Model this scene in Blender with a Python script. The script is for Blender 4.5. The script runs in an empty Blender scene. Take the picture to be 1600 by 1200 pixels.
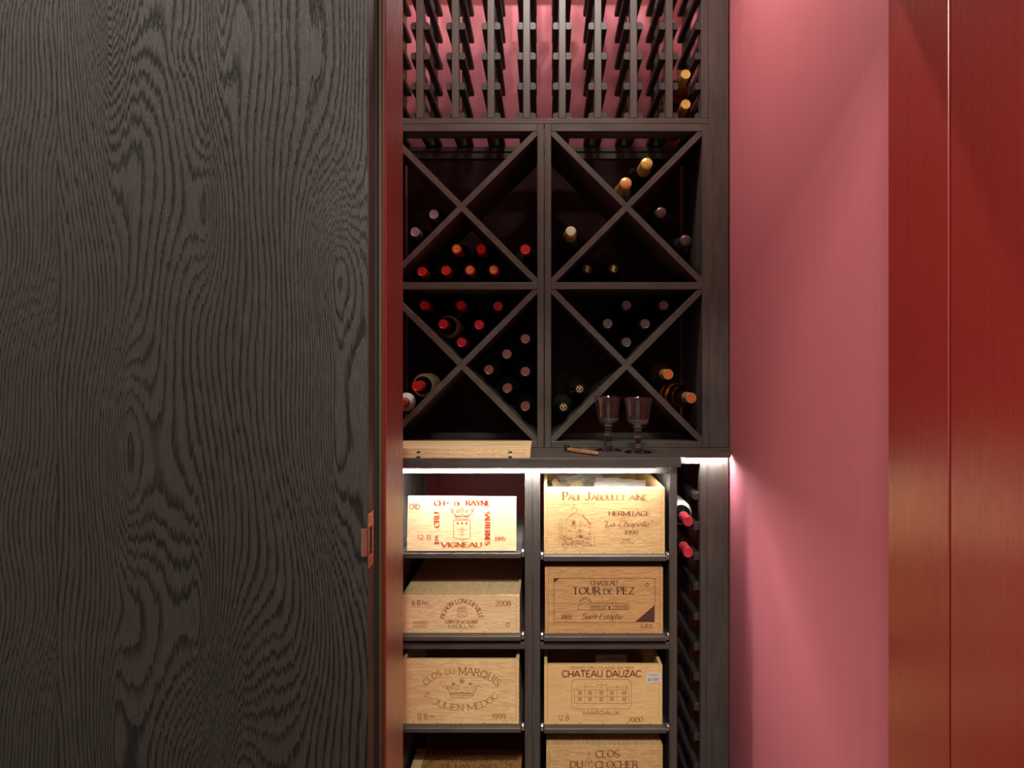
import bpy, bmesh, math, random
import numpy as np
from mathutils import Vector, Matrix, Euler
random.seed(7)
S = bpy.context.scene
COL = S.collection
H = 1.5                 # eye height; all z below are given relative to it
F = 950.0; VX = 850.0; VY = 575.0
# ------------------------------------------------------------------ camera
cam = bpy.data.cameras.new('camera'); camo = bpy.data.objects.new('camera', cam); COL.objects.link(camo)
camo.location = (0, 0, H); camo.rotation_euler = (math.pi/2, 0, 0)
cam.sensor_width = 36; cam.lens = 36*F/1600; cam.clip_start = 0.02
cam.shift_x = (800-VX)/1600; cam.shift_y = (VY-600)/1600
S.camera = camo
# ------------------------------------------------------------------ world, exposure, lamps
w = bpy.data.worlds.new('world'); S.world = w; w.use_nodes = True
w.node_tree.nodes['Background'].inputs[0].default_value = (0.9, 0.93, 1.0, 1)
w.node_tree.nodes['Background'].inputs[1].default_value = 0.10
S.view_settings.view_transform = 'Standard'; S.view_settings.look = 'None'
S.view_settings.exposure = 0.0; S.view_settings.gamma = 1.0; S.view_settings.use_curve_mapping = False
try:
    S.cycles.max_bounces = 10; S.cycles.transmission_bounces = 8; S.cycles.sample_clamp_indirect = 3.0
    S.cycles.caustics_reflective = False
except Exception: pass

def area_lamp(name, loc, rot, sx, sy, power, color, spread=math.pi):
    l = bpy.data.lights.new(name, 'AREA'); l.shape = 'RECTANGLE'; l.size = sx; l.size_y = sy
    l.energy = power; l.color = color; l.spread = spread
    o = bpy.data.objects.new(name, l); o.location = loc; o.rotation_euler = rot; COL.objects.link(o); return o
def spot_lamp(name, loc, aim, power, color, size, angle, blend=0.6):
    l = bpy.data.lights.new(name, 'SPOT'); l.energy = power; l.color = color
    l.shadow_soft_size = size; l.spot_size = math.radians(angle); l.spot_blend = blend
    o = bpy.data.objects.new(name, l); o.location = loc
    o.rotation_euler = (Vector(aim)-Vector(loc)).to_track_quat('-Z', 'Y').to_euler()
    COL.objects.link(o); return o
WARM = (1.0, 0.90, 0.80)
# row of small lamps on the niche ceiling behind the front uprights of the rack: they wash the rear wall
for i in range(9):
    l = bpy.data.lights.new('rack_top_lamp', 'POINT'); l.energy = 3.1; l.color = (1.0, 0.93, 0.86); l.shadow_soft_size = 0.004
    o = bpy.data.objects.new('rack_top_lamp', l); o.location = (-0.41+0.11*i, 1.96, H+1.425); COL.objects.link(o)
# ceiling panel lamp of the niche, in front of the rack
area_lamp('niche_ceiling_lamp', (0.05, 1.35, H+1.43), (0, 0, 0), 0.45, 0.06, 12, WARM)
# ceiling lamps of the room in front
area_lamp('room_ceiling_lamp', (-1.15, -0.1, H+1.43), (0, 0, 0), 0.5, 0.5, 30, WARM)
area_lamp('room_ceiling_lamp', (0.0, -0.75, H+1.43), (0, 0, 0), 0.5, 0.5, 46, WARM)
spot_lamp('added_case_spot', (0.12, -0.6, H+1.40), (0.0, 1.65, H-0.75), 150, (1.0, 0.95, 0.86), 0.03, 27, 0.9)  # added unseen spot, there only to brighten the wine cases
# added unseen fill light under the worktop, behind the top rail of the case rack
area_lamp('added_worktop_fill', (-0.03, 1.70, H-0.268), (0, 0, 0), 0.70, 0.012, 2.2, (1.0, 0.95, 0.92))

# ------------------------------------------------------------------ node materials
def srgb(r, g, b):
    f = lambda c: (c/255/12.92) if c/255 <= 0.04045 else ((c/255+0.055)/1.055)**2.4
    return (f(r), f(g), f(b), 1)
class NT:
    def __init__(s, name):
        s.m = bpy.data.materials.new(name); s.m.use_nodes = True
        s.t = s.m.node_tree; s.b = s.t.nodes['Principled BSDF']
    def n(s, typ, **kw):
        o = s.t.nodes.new(typ)
        for k, v in kw.items(): setattr(o, k, v)
        return o
    def l(s, a, b): s.t.links.new(a, b)
    def setp(s, **kw):
        for k, v in kw.items():
            s.b.inputs[k.replace('_', ' ')].default_value = v
    def coords(s, scale=(1, 1, 1), kind='Object', rot=(0, 0, 0)):
        tc = s.n('ShaderNodeTexCoord'); mp = s.n('ShaderNodeMapping')
        mp.inputs['Scale'].default_value = scale; mp.inputs['Rotation'].default_value = rot
        s.l(tc.outputs[kind], mp.inputs[0]); return mp.outputs[0]
    def noise(s, vec, scale=5, detail=3, rough=0.5, dist=0):
        q = s.n('ShaderNodeTexNoise'); q.inputs['Scale'].default_value = scale
        q.inputs['Detail'].default_value = detail; q.inputs['Roughness'].default_value = rough
        q.inputs['Distortion'].default_value = dist
        if vec is not None: s.l(vec, q.inputs['Vector'])
        return q.outputs[0]
    def math(s, op, a, b=None, c=None):
        q = s.n('ShaderNodeMath', operation=op)
        for i, v in enumerate((a, b, c)):
            if v is None: continue
            if isinstance(v, (int, float)): q.inputs[i].default_value = v
            else: s.l(v, q.inputs[i])
        return q.outputs[0]
    def ramp(s, fac, stops):
        q = s.n('ShaderNodeValToRGB'); e = q.color_ramp.elements
        while len(e) < len(stops): e.new(0.5)
        for i, (p, c) in enumerate(stops):
            e[i].position = p; e[i].color = c if len(c) == 4 else (*c, 1)
        s.l(fac, q.inputs[0]); return q.outputs[0]
    def mix(s, fac, a, b):
        q = s.n('ShaderNodeMix', data_type='RGBA')
        if isinstance(fac, (int, float)): q.inputs[0].default_value = fac
        else: s.l(fac, q.inputs[0])
        for i, v in ((6, a), (7, b)):
            if isinstance(v, tuple): q.inputs[i].default_value = v
            else: s.l(v, q.inputs[i])
        return q.outputs[2]
    def bump(s, h, strength=0.3, dist=0.001):
        q = s.n('ShaderNodeBump'); q.inputs['Strength'].default_value = strength
        q.inputs['Distance'].default_value = dist; s.l(h, q.inputs['Height'])
        s.l(q.outputs[0], s.b.inputs['Normal'])
def g4(v): return (v, v, v, 1)

def mat_plain(name, col, rough=0.5, metal=0.0, var=0.12, nscale=30, bump=0.0, coat=0.0):
    t = NT(name); n = t.noise(t.coords(), nscale, 4)
    lo = tuple(c*(1-var) for c in col[:3])+(1,); hi = tuple(min(1, c*(1+var)) for c in col[:3])+(1,)
    t.l(t.ramp(n, [(0.3, lo), (0.7, hi)]), t.b.inputs['Base Color'])
    t.setp(Roughness=rough, Metallic=metal)
    if coat: t.b.inputs['Coat Weight'].default_value = coat
    if bump: t.bump(n, bump)
    return t.m
def mat_stain(name, scale, k=1.0):
    t = NT(name); v = t.coords(scale)
    n = t.noise(v, 9, 5, 0.6, 0.3); bl = t.noise(t.coords(), 7, 3, 0.6)
    f = t.math('ADD', t.math('MULTIPLY', n, 0.65), t.math('MULTIPLY', bl, 0.35))
    t.l(t.ramp(f, [(0.32, (0.048*k, 0.043*k, 0.037*k, 1)), (0.5, (0.074*k, 0.067*k, 0.058*k, 1)), (0.68, (0.100*k, 0.091*k, 0.079*k, 1))]), t.b.inputs['Base Color'])
    t.setp(Roughness=0.42); t.bump(n, 0.18, 0.0006); return t.m
M = {}
M['stain_v'] = mat_stain('dark_stained_wood_upright', (9, 9, 0.8))
M['stain_h'] = mat_stain('dark_stained_wood_level', (0.8, 9, 9))
M['stain_d'] = mat_stain('dark_stained_wood_deep', (9, 0.8, 9))
M['stain_rail'] = mat_stain('dark_stained_rail_wood', (9, 0.8, 9), 0.6)
M['stain_x'] = mat_stain('dark_stained_plywood', (3, 3, 3))

def mat_pine(name, base, scale, contrast=0.16, z0=0.0):
    t = NT(name); v = t.coords(scale)
    info = t.n('ShaderNodeObjectInfo')
    off = t.n('ShaderNodeVectorMath', operation='ADD'); cmb = t.n('ShaderNodeCombineXYZ')
    for i in range(3): t.l(t.math('MULTIPLY', info.outputs['Random'], 37.0*(i+1)), cmb.inputs[i])
    t.l(v, off.inputs[0]); t.l(cmb.outputs[0], off.inputs[1])
    n = t.noise(off.outputs[0], 6, 3, 0.55, 0.8)
    wv = t.n('ShaderNodeMath', operation='SINE'); t.l(t.math('MULTIPLY', n, 42.0), wv.inputs[0])
    f = t.math('ADD', t.math('MULTIPLY', wv.outputs[0], 0.3), 0.5)
    fine = t.noise(off.outputs[0], 60, 3)
    f = t.math('ADD', t.math('MULTIPLY', f, 0.6), t.math('MULTIPLY', fine, 0.4))
    c = contrast; lo = (base[0]*(1-c), base[1]*(1-c*1.5), base[2]*(1-c*2.0), 1)
    hi = (min(1, base[0]*(1+c*.7)), min(1, base[1]*(1+c*.8)), min(1, base[2]*(1+c)), 1)
    t.l(t.ramp(f, [(0.25, lo), (0.75, hi)]), t.b.inputs['Base Color'])
    t.setp(Roughness=0.6); t.bump(f, 0.12, 0.0004); return t.m
def pine_set(key, rgb, contrast=0.16):
    b = srgb(*rgb)
    M[key+'_h'] = mat_pine('pine_'+key+'_level', b, (1.2, 12, 14), contrast)
    M[key+'_d'] = mat_pine('pine_'+key+'_deep', b, (14, 1.2, 12), contrast)
pine_set('pale', (232, 208, 160)); pine_set('honey', (216, 184, 128), 0.2)
pine_set('cream', (238, 212, 162)); pine_set('tan', (206, 166, 110), 0.2)
pine_set('straw', (238, 210, 152)); pine_set('plain', (234, 202, 140), 0.1)
pine_set('olive', (176, 132, 76))
M['lid_cream_d'] = M['cream_d']

def mat_red(name, col, rough, peel=0.25, streak=0.12, spec=0.5, coat=0.0):
    t = NT(name)
    st = t.noise(t.coords((60, 60, 0.7)), 3, 4, 0.6)
    sp = t.noise(t.coords((1, 1, 1)), 220, 2)
    lo = tuple(c*0.95 for c in col[:3])+(1,); hi = tuple(min(1, c*1.05) for c in col[:3])+(1,)
    t.l(t.ramp(st, [(0.3, lo), (0.7, hi)]), t.b.inputs['Base Color'])
    t.l(t.math('ADD', t.math('MULTIPLY', st, streak), rough-streak/2), t.b.inputs['Roughness'])
    t.bump(t.math('ADD', sp, t.math('MULTIPLY', st, 0.25)), peel, 0.0003)
    t.b.inputs['Specular IOR Level'].default_value = spec; t.b.inputs['Coat Weight'].default_value = coat; t.b.inputs['Coat Roughness'].default_value = 0.26; t.b.inputs['Coat IOR'].default_value = 1.7
    return t.m
M['red_gloss'] = mat_red('red_satin_paint', (0.30, 0.026, 0.020, 1), 0.28, 0.15, 0.08, 0.6, 1.0)
M['red_shaded'] = mat_red('shaded_red_satin_paint', (0.12, 0.010, 0.009, 1), 0.4)  # door frame red darkened, the rebate's shade put into the colour
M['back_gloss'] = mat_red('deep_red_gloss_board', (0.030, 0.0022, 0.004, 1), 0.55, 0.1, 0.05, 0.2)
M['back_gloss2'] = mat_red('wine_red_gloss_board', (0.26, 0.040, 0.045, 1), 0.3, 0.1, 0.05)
M['pink'] = mat_red('rose_red_wall_paint', (0.54, 0.150, 0.185, 1), 0.75, 0.1, 0.05)
M['plaster'] = mat_plain('white_plaster', (0.55, 0.53, 0.5, 1), 0.9, var=0.03)
M['floor'] = mat_plain('grey_stone_floor', (0.16, 0.14, 0.13, 1), 0.5, var=0.15, nscale=12)
M['chrome'] = mat_plain('bright_metal', (0.65, 0.66, 0.68, 1), 0.28, 1.0, 0.05)
M['steel'] = mat_plain('dark_steel', (0.10, 0.10, 0.10, 1), 0.35, 0.9, 0.1)
M['red_tinted'] = mat_plain('reflection_tinted_metal', (0.62, 0.25, 0.20, 1), 0.3, 1.0, 0.08)  # strike plate metal, the surrounding red's reflection put into its colour
M['black'] = mat_plain('black_shade', (0.008, 0.008, 0.008, 1), 0.7)
M['edge'] = mat_plain('dark_brown_edging', (0.050, 0.022, 0.020, 1), 0.45)
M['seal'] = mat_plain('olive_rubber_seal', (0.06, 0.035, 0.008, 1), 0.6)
M['paper'] = mat_plain('packing_paper', (0.72, 0.70, 0.62, 1), 0.8, var=0.08, nscale=18)
M['paper_y'] = mat_plain('yellowed_paper', (0.62, 0.50, 0.28, 1), 0.8, var=0.1, nscale=18)
M['olivewood'] = mat_plain('corkscrew_wood', (0.48, 0.24, 0.10, 1), 0.4, var=0.3, nscale=90)
M['nail'] = mat_plain('nail_metal', (0.05, 0.04, 0.035, 1), 0.5, 0.5)
def ink(name, rgb): M[name] = mat_plain('ink_'+name, srgb(*rgb), 0.7, var=0.18, nscale=400)
ink('ink_red', (150, 16, 8)); ink('ink_orange', (176, 58, 16)); ink('ink_brand', (124, 68, 34)); ink('ink_brown', (158, 102, 58)); ink('ink_dark', (96, 56, 38))
ink('ink_faint', (176, 126, 78)); ink('ink_olive', (104, 66, 38)); ink('ink_black', (50, 46, 44)); ink('ink_umber', (84, 50, 42))

# black open-grained oak: growth rings come from a field stored on the board's vertices
def mat_oak():
    t = NT('black_brushed_oak')
    a = t.n('ShaderNodeAttribute', attribute_name='ring'); dz = t.n('ShaderNodeAttribute', attribute_name='ringdz')
    fib = t.math('SUBTRACT', t.noise(t.coords((1, 1, 0.018)), 330, 3, 0.7), 0.5)
    fib2 = t.math('SUBTRACT', t.noise(t.coords((1, 1, 0.03)), 110, 2, 0.5), 0.5)
    wob = t.math('SUBTRACT', t.noise(t.coords((3.0, 1, 0.9)), 7, 3, 0.5), 0.5)
    ph = t.math('ADD', a.outputs['Fac'], t.math('MULTIPLY', wob, 1.3))
    jit = t.math('ADD', t.math('MULTIPLY', fib, 0.045), t.math('MULTIPLY', fib2, 0.022))
    ph = t.math('ADD', ph, t.math('MULTIPLY', jit, t.math('MAXIMUM', t.math('MINIMUM', dz.outputs['Fac'], 60.0), -60.0)))
    ph = t.math('ADD', ph, t.math('MULTIPLY', fib2, 0.35))
    fr = t.math('FRACT', ph)
    # dark pore band right after each ring boundary, fading
    band = t.n('ShaderNodeMapRange'); band.interpolation_type = 'SMOOTHSTEP'
    band.inputs[1].default_value = 0.0; band.inputs[2].default_value = 0.5; band.inputs[3].default_value = 1; band.inputs[4].default_value = 0
    t.l(fr, band.inputs[0])
    edge = t.n('ShaderNodeMapRange'); edge.inputs[1].default_value = 0.0; edge.inputs[2].default_value = 0.07; t.l(fr, edge.inputs[0])
    band = t.math('MULTIPLY', band.outputs[0], edge.outputs[0])
    pores = t.noise(t.coords((1, 1, 0.05)), 520, 3, 0.75)
    pm = t.n('ShaderNodeMapRange'); pm.inputs[1].default_value = 0.38; pm.inputs[2].default_value = 0.60; t.l(pores, pm.inputs[0])
    patch = t.noise(t.coords((2, 1, 0.8)), 6, 2)
    pr = t.n('ShaderNodeMapRange'); pr.inputs[1].default_value = 0.35; pr.inputs[2].default_value = 0.65; pr.inputs[3].default_value = 0.55; pr.inputs[4].default_value = 1.0
    t.l(patch, pr.inputs[0])
    m = t.math('MULTIPLY', band, t.math('ADD', t.math('MULTIPLY', pm.outputs[0], 0.95), 0.22))
    m = t.math('MULTIPLY', m, pr.outputs[0])
    wn = t.n('ShaderNodeTexWhiteNoise', noise_dimensions='1D'); t.l(t.math('FLOOR', ph), wn.inputs['W'])
    m = t.math('MULTIPLY', m, t.math('ADD', t.math('MULTIPLY', wn.outputs[0], 0.75), 0.40))
    fine = t.math('MULTIPLY', pm.outputs[0], 0.26)
    tot = t.math('MINIMUM', t.math('ADD', t.math('MULTIPLY', m, 1.75), fine), 1.0)
    t.l(t.ramp(tot, [(0.0, (0.038, 0.033, 0.029, 1)), (0.30, (0.022, 0.019, 0.0165, 1)), (0.75, (0.0050, 0.0040, 0.0034, 1))]), t.b.inputs['Base Color'])
    t.setp(Roughness=0.50)
    t.b.inputs['Specular IOR Level'].default_value = 0.45
    h = t.math('SUBTRACT', t.math('MULTIPLY', t.noise(t.coords((1, 1, 0.15)), 420, 2), 0.22), tot)
    t.bump(h, 0.9, 0.0020)
    return t.m
M['oak'] = mat_oak()

def mat_glass(name, col, rough=0.0, ior=1.5):
    t = NT(name); t.setp(Roughness=rough, IOR=ior)
    t.b.inputs['Base Color'].default_value = col; t.b.inputs['Transmission Weight'].default_value = 1.0
    return t.m
M['clear'] = mat_glass('clear_glass', (1, 1, 1, 1))
M['amber'] = mat_glass('amber_wine_glass', (0.42, 0.13, 0.015, 1), 0.02)
def mat_bottle(name, col):
    t = NT(name); n = t.noise(t.coords(), 20, 2)
    t.l(t.ramp(n, [(0.3, col), (0.7, tuple(c*1.3 for c in col[:3])+(1,))]), t.b.inputs['Base Color'])
    t.setp(Roughness=0.12); t.b.inputs['Coat Weight'].default_value = 0.3; return t.m
M['bottle_dark'] = mat_bottle('dark_bottle_glass', (0.006, 0.007, 0.005, 1))
M['bottle_green'] = mat_bottle('green_bottle_glass', (0.010, 0.014, 0.004, 1))
M['bottle_amber'] = mat_bottle('amber_bottle_glass', (0.022, 0.007, 0.002, 1))
M['bottle_clear'] = mat_bottle('pale_champagne_bottle_glass', (0.20, 0.13, 0.06, 1))
def foil(name, rgb, metal=0.35, rough=0.3): M[name] = mat_plain('foil_'+name, srgb(*rgb), rough, metal, 0.15, 120, 0.1)
foil('red', (205, 48, 40)); foil('crimson', (190, 40, 56)); foil('scarlet', (222, 66, 40)); foil('silver', (165, 165, 168), 0.7)
foil('grey', (98, 92, 88), 0.4); foil('taupe', (128, 84, 78), 0.4); foil('gold', (224, 196, 104), 0.35); foil('copper_gold', (230, 176, 104), 0.35)
foil('mint', (205, 222, 205), 0.2); foil('blackfoil', (34, 30, 30), 0.4); foil('orange', (216, 112, 52), 0.3); foil('olivegold', (190, 160, 92), 0.4)
foil('rose', (206, 62, 78), 0.15); foil('lightgold', (212, 196, 120), 0.4); foil('darksilver', (92, 84, 80), 0.7)
def mat_emit(name, col, strength):
    t = NT(name); t.b.inputs['Base Color'].default_value = (0.9, 0.9, 0.9, 1)
    t.b.inputs['Emission Color'].default_value = col; t.b.inputs['Emission Strength'].default_value = strength; return t.m
M['led'] = mat_emit('white_led', (1.0, 0.95, 0.93, 1), 290)

# ------------------------------------------------------------------ geometry helpers
def at(px, py, D): return ((px-VX)*D/F, H-(py-VY)*D/F)
def X(px, D): return (px-VX)*D/F
def Z(py, D): return H-(py-VY)*D/F
def add_box(bm, x0, x1, y0, y1, z0, z1, mat=None):
    vs = [bm.verts.new((x, y, z)) for x in (x0, x1) for y in (y0, y1) for z in (z0, z1)]
    fs = []
    for f in ((0,1,3,2),(4,6,7,5),(0,4,5,1),(2,3,7,6),(0,2,6,4),(1,5,7,3)):
        fs.append(bm.faces.new([vs[i] for i in f]))
    return vs, fs
def add_prism(bm, pts, y0, y1):
    """pts (x,z) outline extruded in y"""
    a = [bm.verts.new((x, y0, z)) for x, z in pts]; b = [bm.verts.new((x, y1, z)) for x, z in pts]
    n = len(pts)
    bm.faces.new(a); bm.faces.new(b[::-1])
    for i in range(n): bm.faces.new((a[i], b[i], b[(i+1) % n], a[(i+1) % n]))
def add_lathe(bm, prof, seg=24, axis='z', cap=True, org=(0, 0, 0)):
    """prof: (r, h). axis z or y"""
    rings = []
    for r, h in prof:
        if r < 1e-6:
            p = (0, 0, h) if axis == 'z' else (0, h, 0)
            rings.append([bm.verts.new(Vector(org)+Vector(p))])
        else:
            rg = []
            for i in range(seg):
                a = 2*math.pi*i/seg
                p = (r*math.cos(a), r*math.sin(a), h) if axis == 'z' else (r*math.cos(a), h, r*math.sin(a))
                rg.append(bm.verts.new(Vector(org)+Vector(p)))
            rings.append(rg)
    for A, B in zip(rings, rings[1:]):
        if len(A) == 1 and len(B) == 1: continue
        for i in range(seg):
            j = (i+1) % seg
            if len(A) == 1: bm.faces.new((A[0], B[i], B[j]))
            elif len(B) == 1: bm.faces.new((A[i], A[j], B[0]))
            else: bm.faces.new((A[i], A[j], B[j], B[i]))
def mesh_of(bm, name, mat, smooth=False, bevel=0.0):
    if bevel:
        bmesh.ops.bevel(bm, geom=bm.edges[:], offset=bevel, segments=1, affect='EDGES', profile=0.5)
    bmesh.ops.recalc_face_normals(bm, faces=bm.faces[:])
    me = bpy.data.meshes.new(name); bm.to_mesh(me); bm.free()
    if mat is not None: me.materials.append(mat)
    if smooth:
        me.polygons.foreach_set('use_smooth', [True]*len(me.polygons))
        try: me.set_sharp_from_angle(angle=math.radians(38))
        except Exception: pass
    return me
def obj(name, me, parent=None, loc=None):
    o = bpy.data.objects.new(name, me); COL.objects.link(o)
    if parent is not None:
        o.parent = parent
    if loc is not None: o.location = loc
    return o
def tag(o, label=None, cat=None, group=None, kind=None):
    if label: o['label'] = label
    if cat: o['category'] = cat
    if group: o['group'] = group
    if kind: o['kind'] = kind
    return o
def empty(name, loc, label=None, cat=None, group=None, kind=None):
    o = bpy.data.objects.new(name, None); COL.objects.link(o); o.location = loc; o.empty_display_size = 0.05
    return tag(o, label, cat, group, kind)
def piece(name, x0, x1, y0, y1, z0, z1, mat, root=None, bevel=0.001):
    """box given in world coords (absolute z); root = parent whose location is subtracted"""
    c = Vector(((x0+x1)/2, (y0+y1)/2, (z0+z1)/2)); hx, hy, hz = (x1-x0)/2, (y1-y0)/2, (z1-z0)/2
    bm = bmesh.new(); add_box(bm, -hx, hx, -hy, hy, -hz, hz)
    me = mesh_of(bm, name, mat, bevel=bevel)
    off = wloc(root)
    return obj(name, me, root, c-off)
def wloc(o):
    v = Vector((0, 0, 0))
    while o is not None: v = v+o.location; o = o.parent
    return v
def copy_tree(o, parent=None):
    c = o.copy(); COL.objects.link(c); c.parent = parent
    for ch in list(o.children): copy_tree(ch, c)
    return c

# ------------------------------------------------------------------ setting
NL, NR = -0.512, 0.560        # niche side walls
NB = 2.23                     # niche back wall
CEIL = H+1.45
def struct(name, *a, **k):
    o = piece(name, *a, **k); o['kind'] = 'structure'; return o
struct('floor', -2.2, 1.8, -2.6, NB+0.1, -0.1, 0.0, M['floor'])
struct('wall_back', NL-0.1, NR+0.1, NB, NB+0.1, 0, CEIL, M['pink'])
struct('wall_right', NR, NR+0.1, 0.952, NB, 0, CEIL, M['pink'])
struct('wall_left', NL-0.1, NL, 0.952, NB, 0, CEIL, M['pink'])
struct('ceiling', -2.2, 1.8, -2.6, NB+0.1, CEIL, CEIL+0.1, M['plaster'])
struct('wall_room_left', -2.2, -2.1, -2.5, 0.83, 0, CEIL, M['plaster'])
struct('wall_room_right', 1.7, 1.8, -2.5, 0.83, 0, CEIL, M['plaster'])
struct('wall_room_rear', -2.2, 1.8, -2.6, -2.5, 0, CEIL, M['plaster'])
HEAD = H+0.62
struct('wall_front_left', -2.1, -0.2516, 0.832, 0.952, 0, CEIL, M['red_shaded'])
struct('wall_front_right', NR+0.001, 1.7, 0.80, 0.951, 0, CEIL, M['plaster'])
struct('wall_front_header', -0.2516, NR, 0.80, 0.952, HEAD+0.03, CEIL, M['red_shaded'])
# door frame: left lining with rebate and stop, head, right lining
fr = empty('door_frame', (0, 0.85, 0), kind='structure')
JL, JR = -0.2206, 0.539
piece('lining', -0.2516, -0.2326, 0.832, 0.8449, 0, HEAD, M['red_shaded'], fr, 0.0008)
piece('door_stop', -0.2516, JL-0.0006, 0.845, 0.8492, 0, HEAD, M['red_shaded'], fr, 0.0004)  # separate thin stop piece, shade put into its darker red
o = piece('jamb', -0.2516, JL, 0.8494, 0.952, 0, HEAD, M['red_gloss'], fr, 0.0012)
tag(piece('seal_shade_strip', X(581.5, 0.840), X(591.6, 0.840), 0.833, 0.8448, 0, HEAD-0.01, M['black'], fr, 0.001), 'black strip painted in for the shade in the rebate')  # black strip added to stand in for shade in the rebate
tag(piece('seal_shade_strip', X(592, 0.842), X(597.5, 0.842), 0.8395, 0.8448, 0, HEAD-0.01, M['seal'], fr, 0.0008), 'olive brown rubber gasket')
piece('jamb', JR, NR, 0.8105, 0.952, 0, HEAD, M['red_gloss'], fr, 0.0009)
piece('frame_head', -0.2516, NR, 0.845, 0.952, HEAD, HEAD+0.03, M['red_gloss'], fr, 0.001)
# open door on the right, swung towards the viewer
dr = empty('door_1', (0.561, 0.80, 0), kind='structure')
piece('door_leaf', 0.5405, 0.5835, 0.05, 0.8085, 0.006, HEAD-0.004, M['red_gloss'], dr, 0.0012)
for hz in (0.28, 1.15, 1.88):
    bm = bmesh.new(); add_lathe(bm, [(0, -0.05), (0.006, -0.05), (0.006, 0.05), (0, 0.05)], 12)
    obj('hinge', mesh_of(bm, 'hinge', M['steel'], True), dr, Vector((0.592, 0.796, hz))-dr.location)

# black oak wall panelling left of the doorway, with the ring field on its vertices
def ring_field(px, py):
    """px,py photo pixels of the oak face -> ring phase"""
    g = lambda cx, cy, sx, sy, a: a*np.exp(-((px-cx)/sx)**2-((py-cy)/sy)**2)
    v = lambda cx, cy, sx, sy, a: a*np.exp(-1.25*(np.sqrt(((px-cx)/sx)**2+0.03)-0.17)-((py-cy)/sy)**2)
    ph = px/10.5
    ph = ph+v(172, -90, 52, 330, 19)+v(165, -20, 20, 110, 3)
    ph = ph+v(345, -60, 30, 200, 10)+g(290, 80, 24, 40, 1.6)+v(322, 330, 26, 110, -5)
    ph = ph+g(526, 410, 42, 105, 6.5)+v(524, 640, 60, 260, 11)-g(524, 60, 44, 190, 5)
    ph = ph+v(200, 690, 50, 190, 9)+v(310, 960, 40, 150, -7)
    ph = ph+v(372, 1290, 80, 260, 15)+v(180, 1180, 40, 220, 7)-g(470, 940, 60, 240, 4)
    ph = ph+0.8*np.sin(py/150.0+px/70.0)+0.5*np.sin(py/61.0-px/45.0)
    return ph
def ring_field_left(px, py):
    return (px+py*0.10)/7.0+1.4*np.sin(py/95.0+px/60.0)+0.8*np.sin(py/43.0+1.3)
PY = 0.80
def oak_board(name, x0, x1, z0, z1, fn, parent, st=0.0042):
    nx = int((x1-x0)/st)+1; nz = int((z1-z0)/0.007)+1
    xs = np.linspace(x0, x1, nx); zs = np.linspace(z0, z1, nz)
    gx, gz = np.meshgrid(xs, zs)
    px = VX+gx*F/PY; py = VY-(gz-H)*F/PY
    ph = fn(px, py); e = 2.0
    dpz = (fn(px, py-e)-fn(px, py+e))/(2*e)*F/PY          # phase per metre upwards
    n = nx*nz
    co = np.zeros((n+8, 3)); co[:n, 0] = gx.ravel(); co[:n, 1] = PY; co[:n, 2] = gz.ravel()
    faces = []
    idx = np.arange(n).reshape(nz, nx)
    a = idx[:-1, :-1].ravel(); b = idx[:-1, 1:].ravel(); c = idx[1:, 1:].ravel(); d = idx[1:, :-1].ravel()
    faces = np.stack([a, b, c, d], 1).tolist()
    k = n
    corners = [(x0, PY, z0), (x1, PY, z0), (x1, PY, z1), (x0, PY, z1), (x0, PY+0.03, z0), (x1, PY+0.03, z0), (x1, PY+0.03, z1), (x0, PY+0.03, z1)]
    co[k:k+8] = corners
    faces += [[k+1, k+5, k+6, k+2], [k+4, k, k+3, k+7], [k, k+4, k+5, k+1], [k+3, k+2, k+6, k+7], [k+5, k+4, k+7, k+6]]
    me = bpy.data.meshes.new(name); me.from_pydata(co.tolist(), [], faces)
    for an, arr in (('ring', ph), ('ringdz', dpz)):
        at_ = me.attributes.new(an, 'FLOAT', 'POINT'); v = np.zeros(n+8, dtype=np.float32); v[:n] = arr.ravel(); at_.data.foreach_set('value', v)
    me.materials.append(M['oak']); me.update()
    return obj(name, me, parent)
pn = empty('wall_oak_panelling', (0, 0, 0), kind='structure')
SEAM = X(90, PY)
tag(oak_board('oak_board', SEAM, -0.2318, 0.0, CEIL-0.01, ring_field, pn), 'black brushed oak board with tall cathedral grain')
tag(oak_board('oak_board', -1.25, SEAM-0.0004, 0.0, CEIL-0.01, ring_field_left, pn), 'black oak board with tight slanting ripple grain')
tag(oak_board('oak_board', -2.1, -1.2504, 0.0, CEIL-0.01, ring_field, pn), 'black oak board at the far left')
piece('oak_edge', -0.2317, -0.2309, 0.801, 0.829, 0, HEAD, M['edge'], pn, 0)

# strike plate on the panel edge
sp = empty('strike_plate', (-0.231, 0.80, Z(843, 0.8)), 'metal strike plate tinted with red reflection, curved lip on the edge of the black oak', 'strike plate')
bm = bmesh.new()
zt, zb = Z(801, 0.80)-sp.location.z, Z(887, 0.80)-sp.location.z
z1, z0 = Z(824, 0.80)-sp.location.z, Z(867, 0.80)-sp.location.z
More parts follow.
